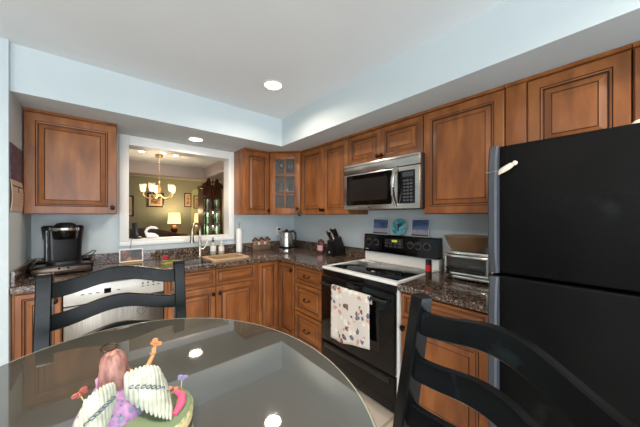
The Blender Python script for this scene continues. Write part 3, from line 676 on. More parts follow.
# trio of little houses
c = thing('birdhouse_figurine', 'row of three tiny brown-roofed birdhouses with red hearts between sink and kettle', 'ornament', (1.575, 3.025, 0.9145))
b = MB(); b.box(-0.125, -0.022, 0, 0.125, 0.022, 0.07, 0.004); b.build('base', noisy('weathered_brown', [(0.3, rgb(92, 74, 62)), (0.7, rgb(134, 110, 92))], nscale=40), c)
for x in (-0.085, 0, 0.085):
    b = MB(); b.box(x - 0.026, -0.018, 0.0705, x + 0.026, 0.018, 0.125, 0.002); hs = b.build('house', mat('tan_house', rgb(168, 132, 104), 0.6), c)
    b = MB(); b.prism([(x - 0.034, 0.122), (x, 0.158), (x + 0.034, 0.122), (x + 0.034, 0.130), (x, 0.168), (x - 0.034, 0.130)], 'y', -0.024, 0.024); b.build('roof', mat('brown_roof', rgb(112, 78, 56), 0.6), hs)
    b = MB(); b.lathe([(0.009, 0), (0.009, 0.001), (0.0005, 0.001)], 10, M=T(x, -0.0185, 0.098) @ R(PI / 2, 'X')); b.build('entry_hole', BLACK, hs)
for x in (-0.043, 0.043):
    b = MB(); b.ball((x - 0.006, -0.004, 0.128), 0.010, 0.007, 0.010); b.ball((x + 0.006, -0.004, 0.128), 0.010, 0.007, 0.010); b.ball((x, -0.004, 0.118), 0.008, 0.006, 0.012); b.tube([(x, -0.002, 0.11), (x, -0.002, 0.0705)], 0.002, 6); b.build('red_heart', RED, c)
    b = MB(); b.box(x - 0.013, -0.012, 0.0705, x + 0.013, 0.006, 0.108, 0.002); b.build('white_post', WHITEP, c)
# kettle
c = thing('electric_kettle', 'stainless electric kettle with black handle on its base in the counter corner', 'kettle', (1.835, 2.835, 0.9145), math.radians(-40)); c.scale = (1.08, 1.08, 1.12)
b = MB(); b.lathe([(0.098, 0), (0.098, 0.012), (0.090, 0.018)], 28); b.build('power_base', CHROME, c)
b = MB(); b.lathe([(0.088, 0.0185), (0.088, 0.040), (0.084, 0.045)], 28); b.build('black_foot', BLACK, c)
b = MB(); b.lathe([(0.084, 0.0452), (0.082, 0.10), (0.073, 0.17), (0.064, 0.205), (0.055, 0.210)], 28)
b.loft([[(-0.060, -0.022, 0.17), (-0.060, 0.022, 0.17), (-0.058, 0.022, 0.205), (-0.058, -0.022, 0.205)], [(-0.088, -0.006, 0.198), (-0.088, 0.006, 0.198), (-0.088, 0.006, 0.207), (-0.088, -0.006, 0.207)]]); b.build('body', STEEL, c)
b = MB(); b.lathe([(0.056, 0.2103), (0.053, 0.218), (0.020, 0.224), (0.012, 0.238), (0.0005, 0.240)], 24); b.build('lid', BLACK, c)
b = MB(); b.tube([(0.050, 0, 0.214), (0.085, 0, 0.216), (0.108, 0, 0.195), (0.112, 0, 0.14), (0.100, 0, 0.085), (0.087, 0, 0.075)], [0.013, 0.013, 0.013, 0.012, 0.011, 0.010], 12); b.build('handle', BLACK, c)
c = thing('wall_outlet', 'white wall outlet with a black plug on the wall above the kettle', 'outlet', (1.865, 3.0885, 1.150))
b = MB(); b.box(-0.036, -0.006, -0.058, 0.036, 0, 0.058, 0.003); b.build('cover_plate', WHITEP, c)
b = MB(); b.box(-0.013, -0.032, 0.010, 0.013, -0.0062, 0.040, 0.004); b.build('black_plug', BLACK, c)
c = thing('jar_candle', 'dark red glass jar with a metal lid on the counter near the knife block', 'jar', (1.995, 2.33, 0.9145)); c.scale = (1.12, 1.12, 1.1)
b = MB(); b.lathe([(0.036, 0), (0.042, 0.005), (0.042, 0.10), (0.032, 0.115)], 20); b.build('jar', noisy('wine_red_glass', [(0.4, rgb(80, 22, 34)), (0.7, rgb(150, 92, 98))], nscale=30, rough=0.1), c)
b = MB(); b.lathe([(0.036, 0.1152), (0.037, 0.130), (0.020, 0.138), (0.012, 0.150), (0.0005, 0.152)], 20); b.build('lid', mat('rose_lid', rgb(128, 92, 92), 0.25, 0.7), c)
b = MB(); n = 10; b.loft([[(0.0425 * math.cos(a), 0.0425 * math.sin(a), z) for a in [-PI * 1.05 + PI * 0.5 * i / n for i in range(n + 1)]] for z in (0.03, 0.085)], caps=False, closed=False); b.build('label', mat('pale_pink_label', rgb(206, 168, 170), 0.6), c)
# knife block
c = thing('knife_block', 'slanted black knife block full of dark-handled knives left of the stove', 'knife block', (1.955, 2.065, 0.9145), RZ)
Mk = R(0, 'Z')
b = MB(); b.prism([(-0.012, 0.0), (0.125, 0.0), (0.125, 0.06), (0.060, 0.215), (-0.045, 0.165)], 'x', -0.058, 0.058); blk = b.build('block', noisy('black_stained_wood', [(0.3, rgb(14, 13, 13)), (0.7, rgb(26, 25, 25))], (1, 1, 8), 8, rough=0.35), c)
b = MB(); b.prism([(-0.060, 0.0), (-0.0125, 0.0), (-0.0305, 0.100), (-0.060, 0.085)], 'x', -0.050, 0.050); b.build('front_block', BLACK, c)
b = MB(); b.lathe([(0.014, 0), (0.014, 0.002), (0.0005, 0.002)], 14, M=T(-0.005, -0.0602, 0.045) @ R(PI / 2, 'X')); b.build('badge', CHROME, c)
kd = Vector((0, -0.52, 0.85)).normalized()
for i, (x, s, hl) in enumerate([(-0.040, 0.2, 0.10), (-0.014, 0.2, 0.11), (0.013, 0.2, 0.105), (0.040, 0.2, 0.115), (-0.030, 0.75, 0.11), (0.0, 0.75, 0.10), (0.030, 0.75, 0.11)]):
    p = Vector((x, 0.060 - 0.105 * s, 0.215 - 0.05 * s)); q = thing('kitchen_knife', 'steel-handled knife standing in the black knife block' if i in (1, 4, 6) else 'dark-handled knife standing in the black knife block', 'knife', (0, 0, 0), 0, 'steel knives in the knife block' if i in (1, 4, 6) else 'dark knives in the knife block')
    q.matrix_world = T(1.955, 2.065, 0.9145) @ R(RZ, 'Z')
    b = MB(); b.tube([p + kd * 0.001, p + kd * 0.018], [0.0075, 0.008], 8, flat=1.3); b.build('bolster', CHROME, q)
    b = MB(); b.tube([p + kd * 0.0182, p + kd * (hl * 0.5), p + kd * hl], [0.009, 0.0105, 0.009], 8, flat=1.3); b.build('handle', CHROME if i in (1, 4, 6) else BLACK, q)
    b = MB(); b.ball(tuple(p + kd * (hl + 0.004)), 0.0095, n=8); b.build('steel_cap', CHROME, q)
# hanging ornament at the corner cabinet
c = thing('hanging_timer', 'small round black ornament hanging from the corner cabinet door knob', 'ornament', (1.800, 2.488, 1.372), math.radians(-45))
b = MB(); b.lathe([(0.018, -0.006), (0.026, -0.003), (0.026, 0.004), (0.018, 0.007)], 18, M=T(0, -0.012, 0.006) @ R(PI / 2, 'X')); b.build('disc', BLACK, c)
b = MB(); b.tube([(0, -0.012, 0.032), (0.004, -0.020, 0.062), (-0.012, -0.032, 0.075)], 0.003, 6); b.build('cord', BLACK, c)

# ------------------------------------------------------------------ coffee corner
c = thing('pod_drawer', 'low dark coffee pod drawer stand beneath the black coffee maker', 'drawer stand', (-0.236, 2.87, 0.9145), math.radians(3))
b = MB(); b.box(-0.168, -0.14, 0.008, 0.168, 0.17, 0.066, 0.004); 
for x in (-0.16, 0.16):
    for y in (-0.12, 0.15): b.box(x - 0.012, y - 0.012, 0, x + 0.012, y + 0.012, 0.009)
b.build('body', BLACKG, c)
b = MB(); b.box(-0.160, -0.1475, 0.012, 0.160, -0.1405, 0.056, 0.003); df = b.build('drawer', mat('bronze_mesh', rgb(86, 72, 62), 0.25, 0.8), c)
b = MB()
for x in (-0.02, 0.03): k_ = MB(); k_.ball((x, -0.153, 0.050), 0.008, n=10); k_.build('knob', BLACK, df)
pass
b = MB(); b.tube([(-0.164, -0.136, 0.0695), (0.164, -0.136, 0.0695), (0.164, 0.165, 0.0695), (-0.164, 0.165, 0.0695), (-0.164, -0.136, 0.0695)], 0.0035, 6); b.build('rail', BRONZE, c)
c = thing('coffee_maker', 'rounded black single-serve coffee maker in the left counter corner', 'coffee maker', (-0.232, 2.865, 0.9815), math.radians(12))
Z = 0.0
def rrc(w, y0, y1, z, r): return [(x, y, z) for x, y in rr(-w / 2, y0, w / 2, y1, r, 6)]
b = MB(); b.loft([rrc(0.185, -0.115, 0.125, 0, 0.05), rrc(0.19, -0.12, 0.13, 0.006, 0.05), rrc(0.185, -0.117, 0.13, 0.026, 0.05)]); b.build('drip_base', BLACK, c)
b = MB(); b.loft([rrc(0.205, -0.02, 0.13, 0.0262, 0.04), rrc(0.22, -0.025, 0.13, 0.18, 0.045), rrc(0.24, -0.03, 0.13, 0.27, 0.05), rrc(0.244, -0.03, 0.13, 0.287, 0.05), rrc(0.22, -0.02, 0.12, 0.300, 0.05)]); b.build('body', mat('black_satin', rgb(13, 13, 15), 0.28), c)
b = MB(); b.lathe([(0.062, 0.195), (0.070, 0.205), (0.076, 0.262)], 24, (0, -0.045, 0)); b.build('brew_head', BLACKG, c)
b = MB(); b.lathe([(0.078, 0.2622), (0.082, 0.268), (0.080, 0.284), (0.072, 0.288)], 24, (0, -0.045, 0)); b.build('silver_band', CHROME, c)
b = MB(); b.lathe([(0.072, 0.2882), (0.066, 0.300), (0.050, 0.318), (0.030, 0.324), (0.0005, 0.325)], 24, (0, -0.045, 0)); b.build('lid', BLACK, c)
b = MB(); b.loft([rrc(0.030, -0.030, 0.08, 0.03, 0.012), rrc(0.034, -0.035, 0.08, 0.265, 0.012)], M=T(-0.095, 0, 0)); b.build('water_tank', mat('smoked_tank', rgb(44, 44, 48), 0.1, coat=0.5), c)
b = MB(); b.tube([(0.105, 0.09, 0.03), (0.15, 0.085, 0.05), (0.19, 0.07, 0.078), (0.206, 0.08, 0.072), (0.196, 0.10, 0.045), (0.17, 0.12, 0.02)], 0.0038, 8); b.build('cord', BLACK, c)
c = thing('framed_picture', 'small pale-framed copper picture leaning on the backsplash left of the sink', 'picture', (0.117, 3.030, 0.9165))
Mp = R(-0.12, 'X')
b = MB(); b.box(0, 0, 0, 0.186, 0.010, 0.012, 0.002, M=Mp); b.box(0, 0, 0.116, 0.186, 0.010, 0.128, 0.002, M=Mp); b.box(0, 0, 0.0122, 0.009, 0.010, 0.1158, M=Mp); b.box(0.177, 0, 0.0122, 0.186, 0.010, 0.1158, M=Mp); b.build('frame', WHITEP, c)
b = MB(); b.box(0.0092, 0.004, 0.0122, 0.1768, 0.009, 0.1158, M=Mp); b.build('image', noisy('copper_picture', [(0.40, rgb(26, 20, 20)), (0.55, rgb(92, 52, 34)), (0.72, rgb(206, 146, 96))], nscale=12, detail=3, rough=0.25), c)
b = MB(); b.box(0.012, -0.0005, 0.003, 0.174, 0.0, 0.014, M=Mp); b.build('gold_strip', GOLD, c)
# calendar on the left wall
c = thing('wall_calendar', 'wall calendar with a purple picture above a curled page, beside the left wall cabinet', 'calendar', (-0.4385, 2.452, 1.386), PI / 2)
b = MB(); b.box(0, -0.004, 0.205, 0.296, -0.0005, 0.432, 0.001); b.build('picture_sheet', noisy('purple_picture', [(0.35, rgb(34, 26, 46)), (0.55, rgb(78, 60, 92)), (0.7, rgb(150, 124, 142))], nscale=34, detail=6, rough=0.3), c)
secs = []
for i in range(9):
    t = i / 8; z = 0.203 * (1 - t); y = -0.004 - 0.007 * math.sin(PI * t) ; secs.append([(0.002, y, z), (0.296, y, z), (0.296, y + 0.0025, z), (0.002, y + 0.0025, z)])
b = MB(); b.loft(secs); pg = b.build('date_page', mat('beige_page', rgb(196, 172, 156), 0.6), c)
b = MB()
for i in range(1, 6): t = 0.25 + i * 0.11; y = -0.0046 - 0.007 * math.sin(PI * t); b.tube([(0.02, y, 0.203 * (1 - t)), (0.288, y, 0.203 * (1 - t))], 0.0009, 5)
b.build('grid_lines', mat('grid_print', rgb(160, 132, 122), 0.6), pg)
b = MB(); b.tube([(0.03, -0.0085, 0.165), (0.27, -0.0085, 0.165)], 0.004, 6); b.tube([(0.155, -0.0085, 0.165), (0.155, -0.0110, 0.125)], 0.0035, 6); b.build('month_bar', mat('brown_print', rgb(96, 60, 52), 0.6), pg)

# ------------------------------------------------------------------ toaster oven corner
c = thing('toaster_oven', 'chrome toaster oven on the right counter beside the refrigerator', 'toaster oven', (1.842, 0.815, 0.9145), RZ)
TW = 0.385
b = MB()
for x in (0.03, TW - 0.03):
    for y in (0.03, 0.21): b.lathe([(0.012, 0), (0.014, 0.014)], 10, (x, y, 0))
b.build('feet', BLACK, c)
b = MB(); b.box(0, 0.012, 0.0145, TW, 0.25, 0.035, 0.004); b.box(0, 0.012, 0.180, TW, 0.25, 0.200, 0.006); b.box(0, 0.012, 0.0352, 0.022, 0.25, 0.1798, 0.002); b.box(TW - 0.10, 0.012, 0.0352, TW, 0.25, 0.1798, 0.002); b.box(0.0222, 0.235, 0.0352, TW - 0.1002, 0.25, 0.1798); b.build('housing', CHROME, c)
b = MB(); b.box(0.010, -0.002, 0.040, TW - 0.105, 0.0115, 0.058, 0.003); b.box(0.010, -0.002, 0.160, TW - 0.105, 0.0115, 0.176, 0.003); b.box(0.010, -0.002, 0.0582, 0.022, 0.0115, 0.1598); b.box(TW - 0.117, -0.002, 0.0582, TW - 0.105, 0.0115, 0.1598); dr = b.build('door', CHROME, c)
b = MB(); b.box(0.0222, 0.003, 0.0582, TW - 0.1172, 0.007, 0.1598); b.build('door_glass', mat('smoked_glass', rgb(60, 56, 52), 0.04, alpha=0.5), dr)
b = MB(); b.tube([(0.03, -0.026, 0.090), (TW - 0.13, -0.026, 0.090)], 0.006, 8); b.tube([(0.035, -0.0245, 0.090), (0.035, -0.001, 0.072)], 0.005, 8); b.tube([(TW - 0.135, -0.0245, 0.090), (TW - 0.135, -0.001, 0.072)], 0.005, 8); b.build('handle', BLACK, dr)
for y in (0.05, 0.11, 0.17): pass
b = MB()
for i in range(7): b.tube([(0.03 + i * 0.038, 0.02, 0.105), (0.03 + i * 0.038, 0.23, 0.105)], 0.0018, 6)
b.build('rack', CHROME, c)
for z in (0.07, 0.11, 0.15):
    b = MB(); b.lathe([(0.014, 0), (0.012, 0.014), (0.0005, 0.015)], 12, M=T(TW - 0.05, 0.0118, z) @ R(PI / 2, 'X')); b.build('knob', BLACK, c)
b = MB(); b.lathe([(0.080, 0.0), (0.105, 0.004), (0.128, 0.045), (0.150, 0.098), (0.156, 0.100), (0.153, 0.105), (0.146, 0.104), (0.122, 0.045), (0.100, 0.009), (0.0005, 0.008)], 40)
tag(b.build('glass_bowl', AMBER, None, (1.945, 0.690, 1.1150)), 'large amber glass bowl sitting on top of the toaster oven', 'bowl')
c = thing('spice_bottle', 'little spice bottle with black cap and red label next to the stove', 'bottle', (1.735, 0.868, 0.9145))
b = MB(); b.lathe([(0.019, 0), (0.021, 0.003), (0.021, 0.060), (0.021, 0.0601)], 16); b.build('bottle', noisy('dark_spice', [(0.4, rgb(52, 38, 28)), (0.6, rgb(96, 72, 52))], nscale=80, rough=0.1), c)
b = MB(); b.lathe([(0.0215, 0.0605), (0.0215, 0.102)], 16); b.build('red_label', RED, c)
b = MB(); b.lathe([(0.0205, 0.1025), (0.0205, 0.136), (0.018, 0.138), (0.0005, 0.138)], 16); b.build('cap', BLACK, c)

# ------------------------------------------------------------------ pub table and chairs
TZ = 1.045; TC = (0.0538, 0.5147); TR = 0.412
c = thing('pub_table', 'tall rounded pub table with a dark glossy glass top in the foreground', 'table', (TC[0], TC[1], 0))
TOPM = noisy('dark_glossy_top', [(0.35, rgb(58, 57, 51)), (0.65, rgb(68, 66, 60))], nscale=6, rough=0.025, ior=2.5, rnd=False)
b = MB(); b.lathe([(0.0005, TZ - 0.012), (TR - 0.006, TZ - 0.012), (TR, TZ - 0.009), (TR, TZ - 0.004), (TR - 0.004, TZ), (0.0005, TZ)], 128); b.build('glass_top', TOPM, c, angle=25)
b = MB(); n = 128
b.loft([[((TR + q) * math.cos(2 * PI * j / n), (TR + q) * math.sin(2 * PI * j / n), z) for j in range(n)] for q, z in ((-0.0062, TZ + 0.0003), (-0.0035, TZ + 0.0003), (0.0006, TZ - 0.0035), (0.0006, TZ - 0.010), (0.0001, TZ - 0.010), (0.0001, TZ - 0.0038), (-0.0038, TZ + 0.0001), (-0.0062, TZ + 0.0001), (-0.0062, TZ + 0.0003))], caps=False)
b.build('polished_edge', mat('pale_glass_edge', rgb(138, 140, 128), 0.12), c)
b = MB(); b.lathe([(0.0005, TZ - 0.045), (TR - 0.06, TZ - 0.045), (TR - 0.03, TZ - 0.03), (TR - 0.02, TZ - 0.0125), (0.0005, TZ - 0.0125)], 96); b.build('wood_top', BLACKP, c)
for o in c.children: o.rotation_euler = (0, 0, math.radians(-79.63)); o.scale = (1, 0.3275 / 0.412, 1)
b = MB(); b.lathe([(0.06, 0.025), (0.045, 0.06), (0.035, 0.12), (0.035, 0.80), (0.05, 0.93), (0.10, 0.9995)], 24); b.build('pedestal', BLACKP, c)
b = MB(); b.lathe([(0.0005, 0.0005), (0.092, 0.0005), (0.092, 0.014), (0.06, 0.0248), (0.0005, 0.0248)], 40); b.build('foot_plate', BLACKP, c)

CW, CZT, CE, CBUMP, CBOW, CSH, CSP, CLEAN = 0.362, 1.1816, 0.028, 0.0274, 0.0239, 0.0466, 0.0944, 0.1596
def chair(label, x, y, a):
    c = thing('ladder_back_chair', label, 'chair', (x, y, 0), a, 'tall black chairs at the pub table')
    hw = CW / 2; seatz = 0.74
    def yy(z): return CLEAN * (z - CZT)
    for s in (-1, 1):   # rear posts, each one piece from the floor to its flared top
        secs = []; 
        ys = yy(seatz)
        for z, dw, dd_ in ((0.001, 0.015, 0.016), (0.35, 0.017, 0.018), (0.72, 0.018, 0.020), (0.95, 0.018, 0.018), (1.12, 0.018, 0.016), (1.172, 0.0185, 0.016), (CZT - 0.001, 0.0182, 0.0155), (CZT + 0.002, 0.0165, 0.0135)):
            yc = yy(z) if z >= seatz else ys + (seatz - z) * 0.10
            e = 0.003
            secs.append([(s * hw + px, yc + py, z) for px, py in ((-dw, -dd_ + e), (-dw + e, -dd_), (dw - e, -dd_), (dw, -dd_ + e), (dw, dd_ - e), (dw - e, dd_), (-dw + e, dd_), (-dw, dd_ - e))])
        b = MB(); b.loft(secs); b.build('back_post', BLACKP, c, angle=30)
    for k in range(4):
        n = 28; secs = []
        for i in range(n + 1):
            t = -1 + 2 * i / n; x_ = t * (hw - 0.0182)
            bz = CBUMP * (1 + math.cos(PI * t)) / 2
            zt = CZT - CE - k * CSP + bz; zb = zt - CSH
            off = CBOW * (1 - t * t); th = 0.0075; e = 0.003
            y0, y1 = yy(zb) + off, yy(zt) + off
            secs.append([(x_, y0 - th, zb + e), (x_, y0 - th + e, zb), (x_, y0 + th - e, zb), (x_, y0 + th, zb + e), (x_, y1 + th, zt - e), (x_, y1 + th - e, zt), (x_, y1 - th + e, zt), (x_, y1 - th, zt - e)])
        b = MB(); b.loft(secs); b.build('slat', BLACKP, c, angle=30)
    ys = yy(seatz)
    b = MB(); secs = []
    for z, g in ((seatz - 0.035, -0.006), (seatz - 0.03, 0), (seatz - 0.006, 0), (seatz, -0.006)):
        secs.append([(px, py, z) for px, py in rr(-hw - 0.01 - g, ys - 0.375 - g, hw + 0.01 + g, ys - 0.0225 + min(g, 0), 0.03)])
    b.loft(secs); b.build('seat', BLACKP, c, angle=30)
    for s in (-1, 1):
        b = MB(); b.loft([[(s * (hw - 0.012) + px * r, ys - 0.345 + py * r, z) for px, py in ((-1, -1), (1, -1), (1, 1), (-1, 1))] for z, r in ((0.001, 0.014), (0.70, 0.018))]); b.build('front_leg', BLACKP, c)
        b = MB(); b.tube([(s * (hw - 0.008), ys - 0.328, 0.33), (s * hw, ys + 0.030, 0.33)], 0.010, 8); b.build('stretcher', BLACKP, c)
    b = MB(); b.tube([(-hw + 0.028, ys - 0.345, 0.24), (hw - 0.028, ys - 0.345, 0.24)], 0.012, 8); b.build('footrest', BLACKP, c)
    return c
chair('tall black ladder-back chair on the far side of the glossy table, before the dishwasher', 0.0468, 1.1334, math.radians(-1.56))
chair('tall black ladder-back chair at the lower right of the photo, in front of refrigerator', 0.4598, 0.1233, math.radians(-116.26))

# ------------------------------------------------------------------ angel figurine
ang = thing('angel_figurine', 'painted angel figurine in a lilac dress seen from behind on the glossy table', 'figurine', (0.030, 0.492, TZ + 0.0006), 0); c = ang
b = MB(); b.lathe([(0.0005, 0), (0.058, 0), (0.062, 0.004), (0.063, 0.020), (0.061, 0.024)], 40, (0.018, -0.040, 0)); b.build('flowered_rim', FLOWER, c)
b = MB(); b.lathe([(0.061, 0.0242), (0.056, 0.027), (0.0005, 0.028)], 40, (0.018, -0.040, 0)); b.build('grass_top', GREENP, c)
b = MB(); b.tube([(0.048, -0.078, 0.029), (0.060, -0.062, 0.030), (0.066, -0.042, 0.030), (0.060, -0.024, 0.030)], [0.004, 0.006, 0.006, 0.004], 8, flat=0.6); b.build('pink_ribbon', PINK, c)
b = MB()
for x, y, r in ((0.062, -0.020, 0.004), (0.055, -0.012, 0.004), (0.050, -0.004, 0.004)): b.ball((x, y, 0.030), r, r, r * 0.8, n=8)
b.build('blossoms', CORAL, c)
AM = T(-0.015, -0.012, 0.003) @ R(math.radians(8), 'Z') @ Matrix.Scale(0.90, 4)
b = MB(); secs = []
for z, rx, ry, yc in ((0.027, 0.048, 0.040, -0.006), (0.038, 0.045, 0.038, -0.005), (0.050, 0.038, 0.032, -0.002), (0.062, 0.026, 0.023, 0.006), (0.074, 0.019, 0.015, 0.008), (0.084, 0.020, 0.013, 0.010), (0.090, 0.010, 0.009, 0.012)):
    n = 40; secs.append([(rx * (1 + 0.05 * math.sin(7 * a)) * math.cos(a) - 0.004, yc + ry * (1 + 0.05 * math.sin(7 * a + 1)) * math.sin(a), z) for a in [2 * PI * j / n for j in range(n)]])
b.loft(secs); b.build('dress', DRESS, c, angle=80)
b = MB(); b.tube([(-0.004, 0.012, 0.088), (-0.003, 0.014, 0.096)], 0.005, 10); b.ball((-0.002, 0.016, 0.103), 0.0115, 0.012, 0.014, n=16); b.ball((0.006, 0.026, 0.102), 0.003, 0.003, 0.003, n=8)
for sx in (-1, 1): b.ball((-0.002 + sx * 0.0112, 0.015, 0.102), 0.002, 0.003, 0.004, n=8)
b.build('head', SKIN, c)
b = MB()
for sx in (-1, 1): b.ball((0.002 + sx * 0.0045, 0.0272, 0.1055), 0.0016, 0.001, 0.001, n=8)
b.build('eyes', BLACK, c)
b = MB(); b.ball((0.003, 0.0275, 0.0965), 0.003, 0.001, 0.001, n=8); b.build('mouth', PINK, c)
b = MB(); secs = []
for z, rx, ry, yc in ((0.1225, 0.001, 0.001, 0.013), (0.1215, 0.005, 0.005, 0.013), (0.119, 0.0095, 0.0092, 0.013), (0.113, 0.0135, 0.0125, 0.012), (0.104, 0.0155, 0.012, 0.008), (0.092, 0.0165, 0.010, 0.003), (0.080, 0.0185, 0.009, -0.002), (0.070, 0.018, 0.008, -0.005), (0.060, 0.013, 0.006, -0.006), (0.055, 0.006, 0.003, -0.006)):
    n = 48; rx *= 1.14; secs.append([(-0.002 + rx * (1 + 0.07 * math.sin(13 * a + z * 200)) * math.cos(a), yc + ry * (1 + 0.09 * math.sin(13 * a + z * 200)) * math.sin(a), z) for a in [2 * PI * j / n for j in range(n)]])
b.loft(secs); b.build('hair', HAIRM, c, angle=80)
b = MB(); b.tube([(-0.007 + 0.0105 * math.cos(2 * PI * i / 24), 0.014 + 0.0105 * math.sin(2 * PI * i / 24), 0.1285 + 0.002 * math.sin(2 * PI * i / 24)) for i in range(25)], 0.0008, 6); b.build('halo', BRONZE, c)
def wing(s):
    b = MB(); n = 11
    k, up = (1.16, 0.007) if s > 0 else (0.92, -0.001)
    def top(t): return up + 0.082 + 0.018 * math.sin(PI * min(1, 0.12 + 0.80 * t)) - 0.014 * t - 0.016 * max(0, t - 0.8) / 0.2
    for i in range(n):
        t = i / (n - 1)
        x = s * k * (0.009 + 0.043 * t)
        tp = top(t); bot = (0.050 - 0.022 * t) if s > 0 else (0.046 - 0.016 * t); fw = (-0.062 if s > 0 else -0.050) * t ** 0.9 - 0.004
        yb = -0.022 - 0.012 * math.sin(PI * t); lean = s * (-0.008 if s > 0 else 0.0) * t
        pts = []; rs = []
        for j in range(11):
            q = j / 10; z = tp + (bot - tp) * q
            pts.append((x + lean * q * q, yb + fw * q ** 1.4 - 0.003 * math.sin(PI * q), z))
            rs.append(0.0046 * k * min(1, 0.25 + 6 * q) * (1 if q < 0.75 else 1 - 0.75 * ((q - 0.75) / 0.25) ** 2))
        b.tube(pts, rs, 10)
    w_ = b.build('wing', FEATHER, c, angle=60)
    b = MB()
    for i in range(8):
        t = (i + 0.4) / 7.8; x = s * k * (0.009 + 0.043 * t); tp = top(t); bot = (0.050 - 0.022 * t) if s > 0 else (0.046 - 0.016 * t)
        q = 0.42; z = tp + (bot - tp) * q; fw = (-0.062 if s > 0 else -0.050) * t ** 0.9 - 0.004
        x += s * (-0.008 if s > 0 else 0.0) * t * q * q
        y = -0.022 - 0.012 * math.sin(PI * t) + fw * q ** 1.4 - 0.003 * math.sin(PI * q) - 0.0046 * k - 0.0022
        b.tube([(x + 0.0034 * math.cos(a), y - 0.0012, z + 0.0022 * math.sin(a)) for a in [2 * PI * q / 12 for q in range(13)]], 0.0008, 5)
    b.build('chain_band', BLUEG, w_)
wing(1); wing(-1)
b = MB(); b.tube([(0.014, 0.012, 0.082), (0.032, 0.022, 0.062), (0.052, 0.030, 0.066), (0.062, 0.034, 0.081)], [0.006, 0.005, 0.0042, 0.003], 10)
b.ball((0.063, 0.035, 0.0845), 0.0042, 0.0026, 0.005, n=10)
for i, (dx, dz, ln) in enumerate(((-0.003, 0.006, 0.9), (-0.001, 0.008, 1), (0.001, 0.0082, 1), (0.003, 0.007, 0.9))): b.tube([(0.063 + dx * 0.7, 0.035, 0.087), (0.0635 + dx, 0.0355, 0.087 + dz * 0.6), (0.064 + dx, 0.037, 0.087 + dz)], [0.0011, 0.001, 0.0007], 6)
b.tube([(0.059, 0.0345, 0.083), (0.0565, 0.034, 0.087)], [0.0013, 0.0008], 6)
b.build('raised_arm', PEACH, c)
def butterfly(name, m, x, y, z, sc, tilt):
    b = MB(); M = T(x, y, z) @ R(tilt, 'Y') @ R(0.5, 'X') @ Matrix.Scale(sc, 4)
    for s in (-1, 1):
        b.loft([[(s * (0.001 + 0.006 + 0.006 * math.cos(a)), h, 0.005 + 0.006 * math.sin(a)) for a in [2 * PI * i / 14 for i in range(14)]] for h in (-0.0006, 0.0006)], M=M)
        b.loft([[(s * (0.001 + 0.004 + 0.004 * math.cos(a)), h, -0.004 + 0.0045 * math.sin(a)) for a in [2 * PI * i / 14 for i in range(14)]] for h in (-0.0006, 0.0006)], M=M)
    b.tube([(0, 0, -0.007), (0, 0, 0.008)], 0.0012, 6, M=M)
    return b.build(name, m, c)
butterfly('peach_butterfly', PEACH, 0.066, 0.037, 0.101, 0.80, 0.9)
butterfly('coral_butterfly', CORAL, -0.054, 0.022, 0.053, 0.75, -0.6)
butterfly('violet_butterfly', VIOLET, 0.070, -0.022, 0.046, 0.62, 0.4)
b = MB(); b.tube([(0.068, -0.026, 0.026), (0.069, -0.023, 0.043)], 0.0009, 6); b.build('wire', GOLD, c)
b = MB(); b.tube([(-0.036, -0.020, 0.026), (-0.050, 0.010, 0.045), (-0.056, 0.024, 0.052)], 0.0009, 6); b.build('wire', GOLD, c)

for o in ang.children:
    if o.name.split('.')[0] not in ('flowered_rim', 'grass_top', 'pink_ribbon', 'blossoms', 'violet_butterfly', 'coral_butterfly', 'wire'): o.matrix_local = AM

# ------------------------------------------------------------------ ceiling lights
def recessed(x, y, z, label, watts, r=0.066, group='recessed ceiling lights'):
    c = thing('recessed_light', label, 'ceiling light', (x, y, z), 0, group)
    b = MB(); n = 40
    b.lathe([(r + 0.018, -0.0005), (r + 0.018, -0.004), (r + 0.002, -0.007), (r, -0.0035), (r, -0.0005)], n, ends=False); b.build('trim_ring', WHITEP, c)
    b = MB(); b.lathe([(0.0005, -0.0012), (r - 0.0005, -0.0012), (r - 0.0005, -0.0032), (0.0005, -0.0040)], n); b.build('lens', BULB, c)
    l = bpy.data.lights.new('lamp', 'AREA'); l.shape = 'DISK'; l.size = r * 1.7; l.energy = watts; l.color = (1, 0.85, 0.69); l.spread = 2.75
    o = bpy.data.objects.new('lamp', l); COL.objects.link(o); o.parent = c; o.location = (0, 0, -0.012)
recessed(1.072, 1.859, 2.44, 'round recessed light in the flat white ceiling', 7)
recessed(0.722, 2.80, 2.139, 'round recessed light in the soffit above the opening', 4.5, 0.060)
recessed(-0.45, 0.55, 2.44, 'added unseen recessed light in the ceiling behind the viewer, left', 19)  # added out of view, this one and the next brighten the kitchen
recessed(1.00, -0.70, 2.44, 'added unseen recessed light in the ceiling behind the viewer, right', 19)
for (x, y), wh in zip(((0.50, 5.2), (0.80, 5.1), (1.0, 5.15)), ('leftmost', 'middle', 'rightmost')):
    recessed(x, y, 2.44, 'small recessed light in the dining room ceiling, %s of three' % wh, 3, 0.042, 'dining room recessed lights')

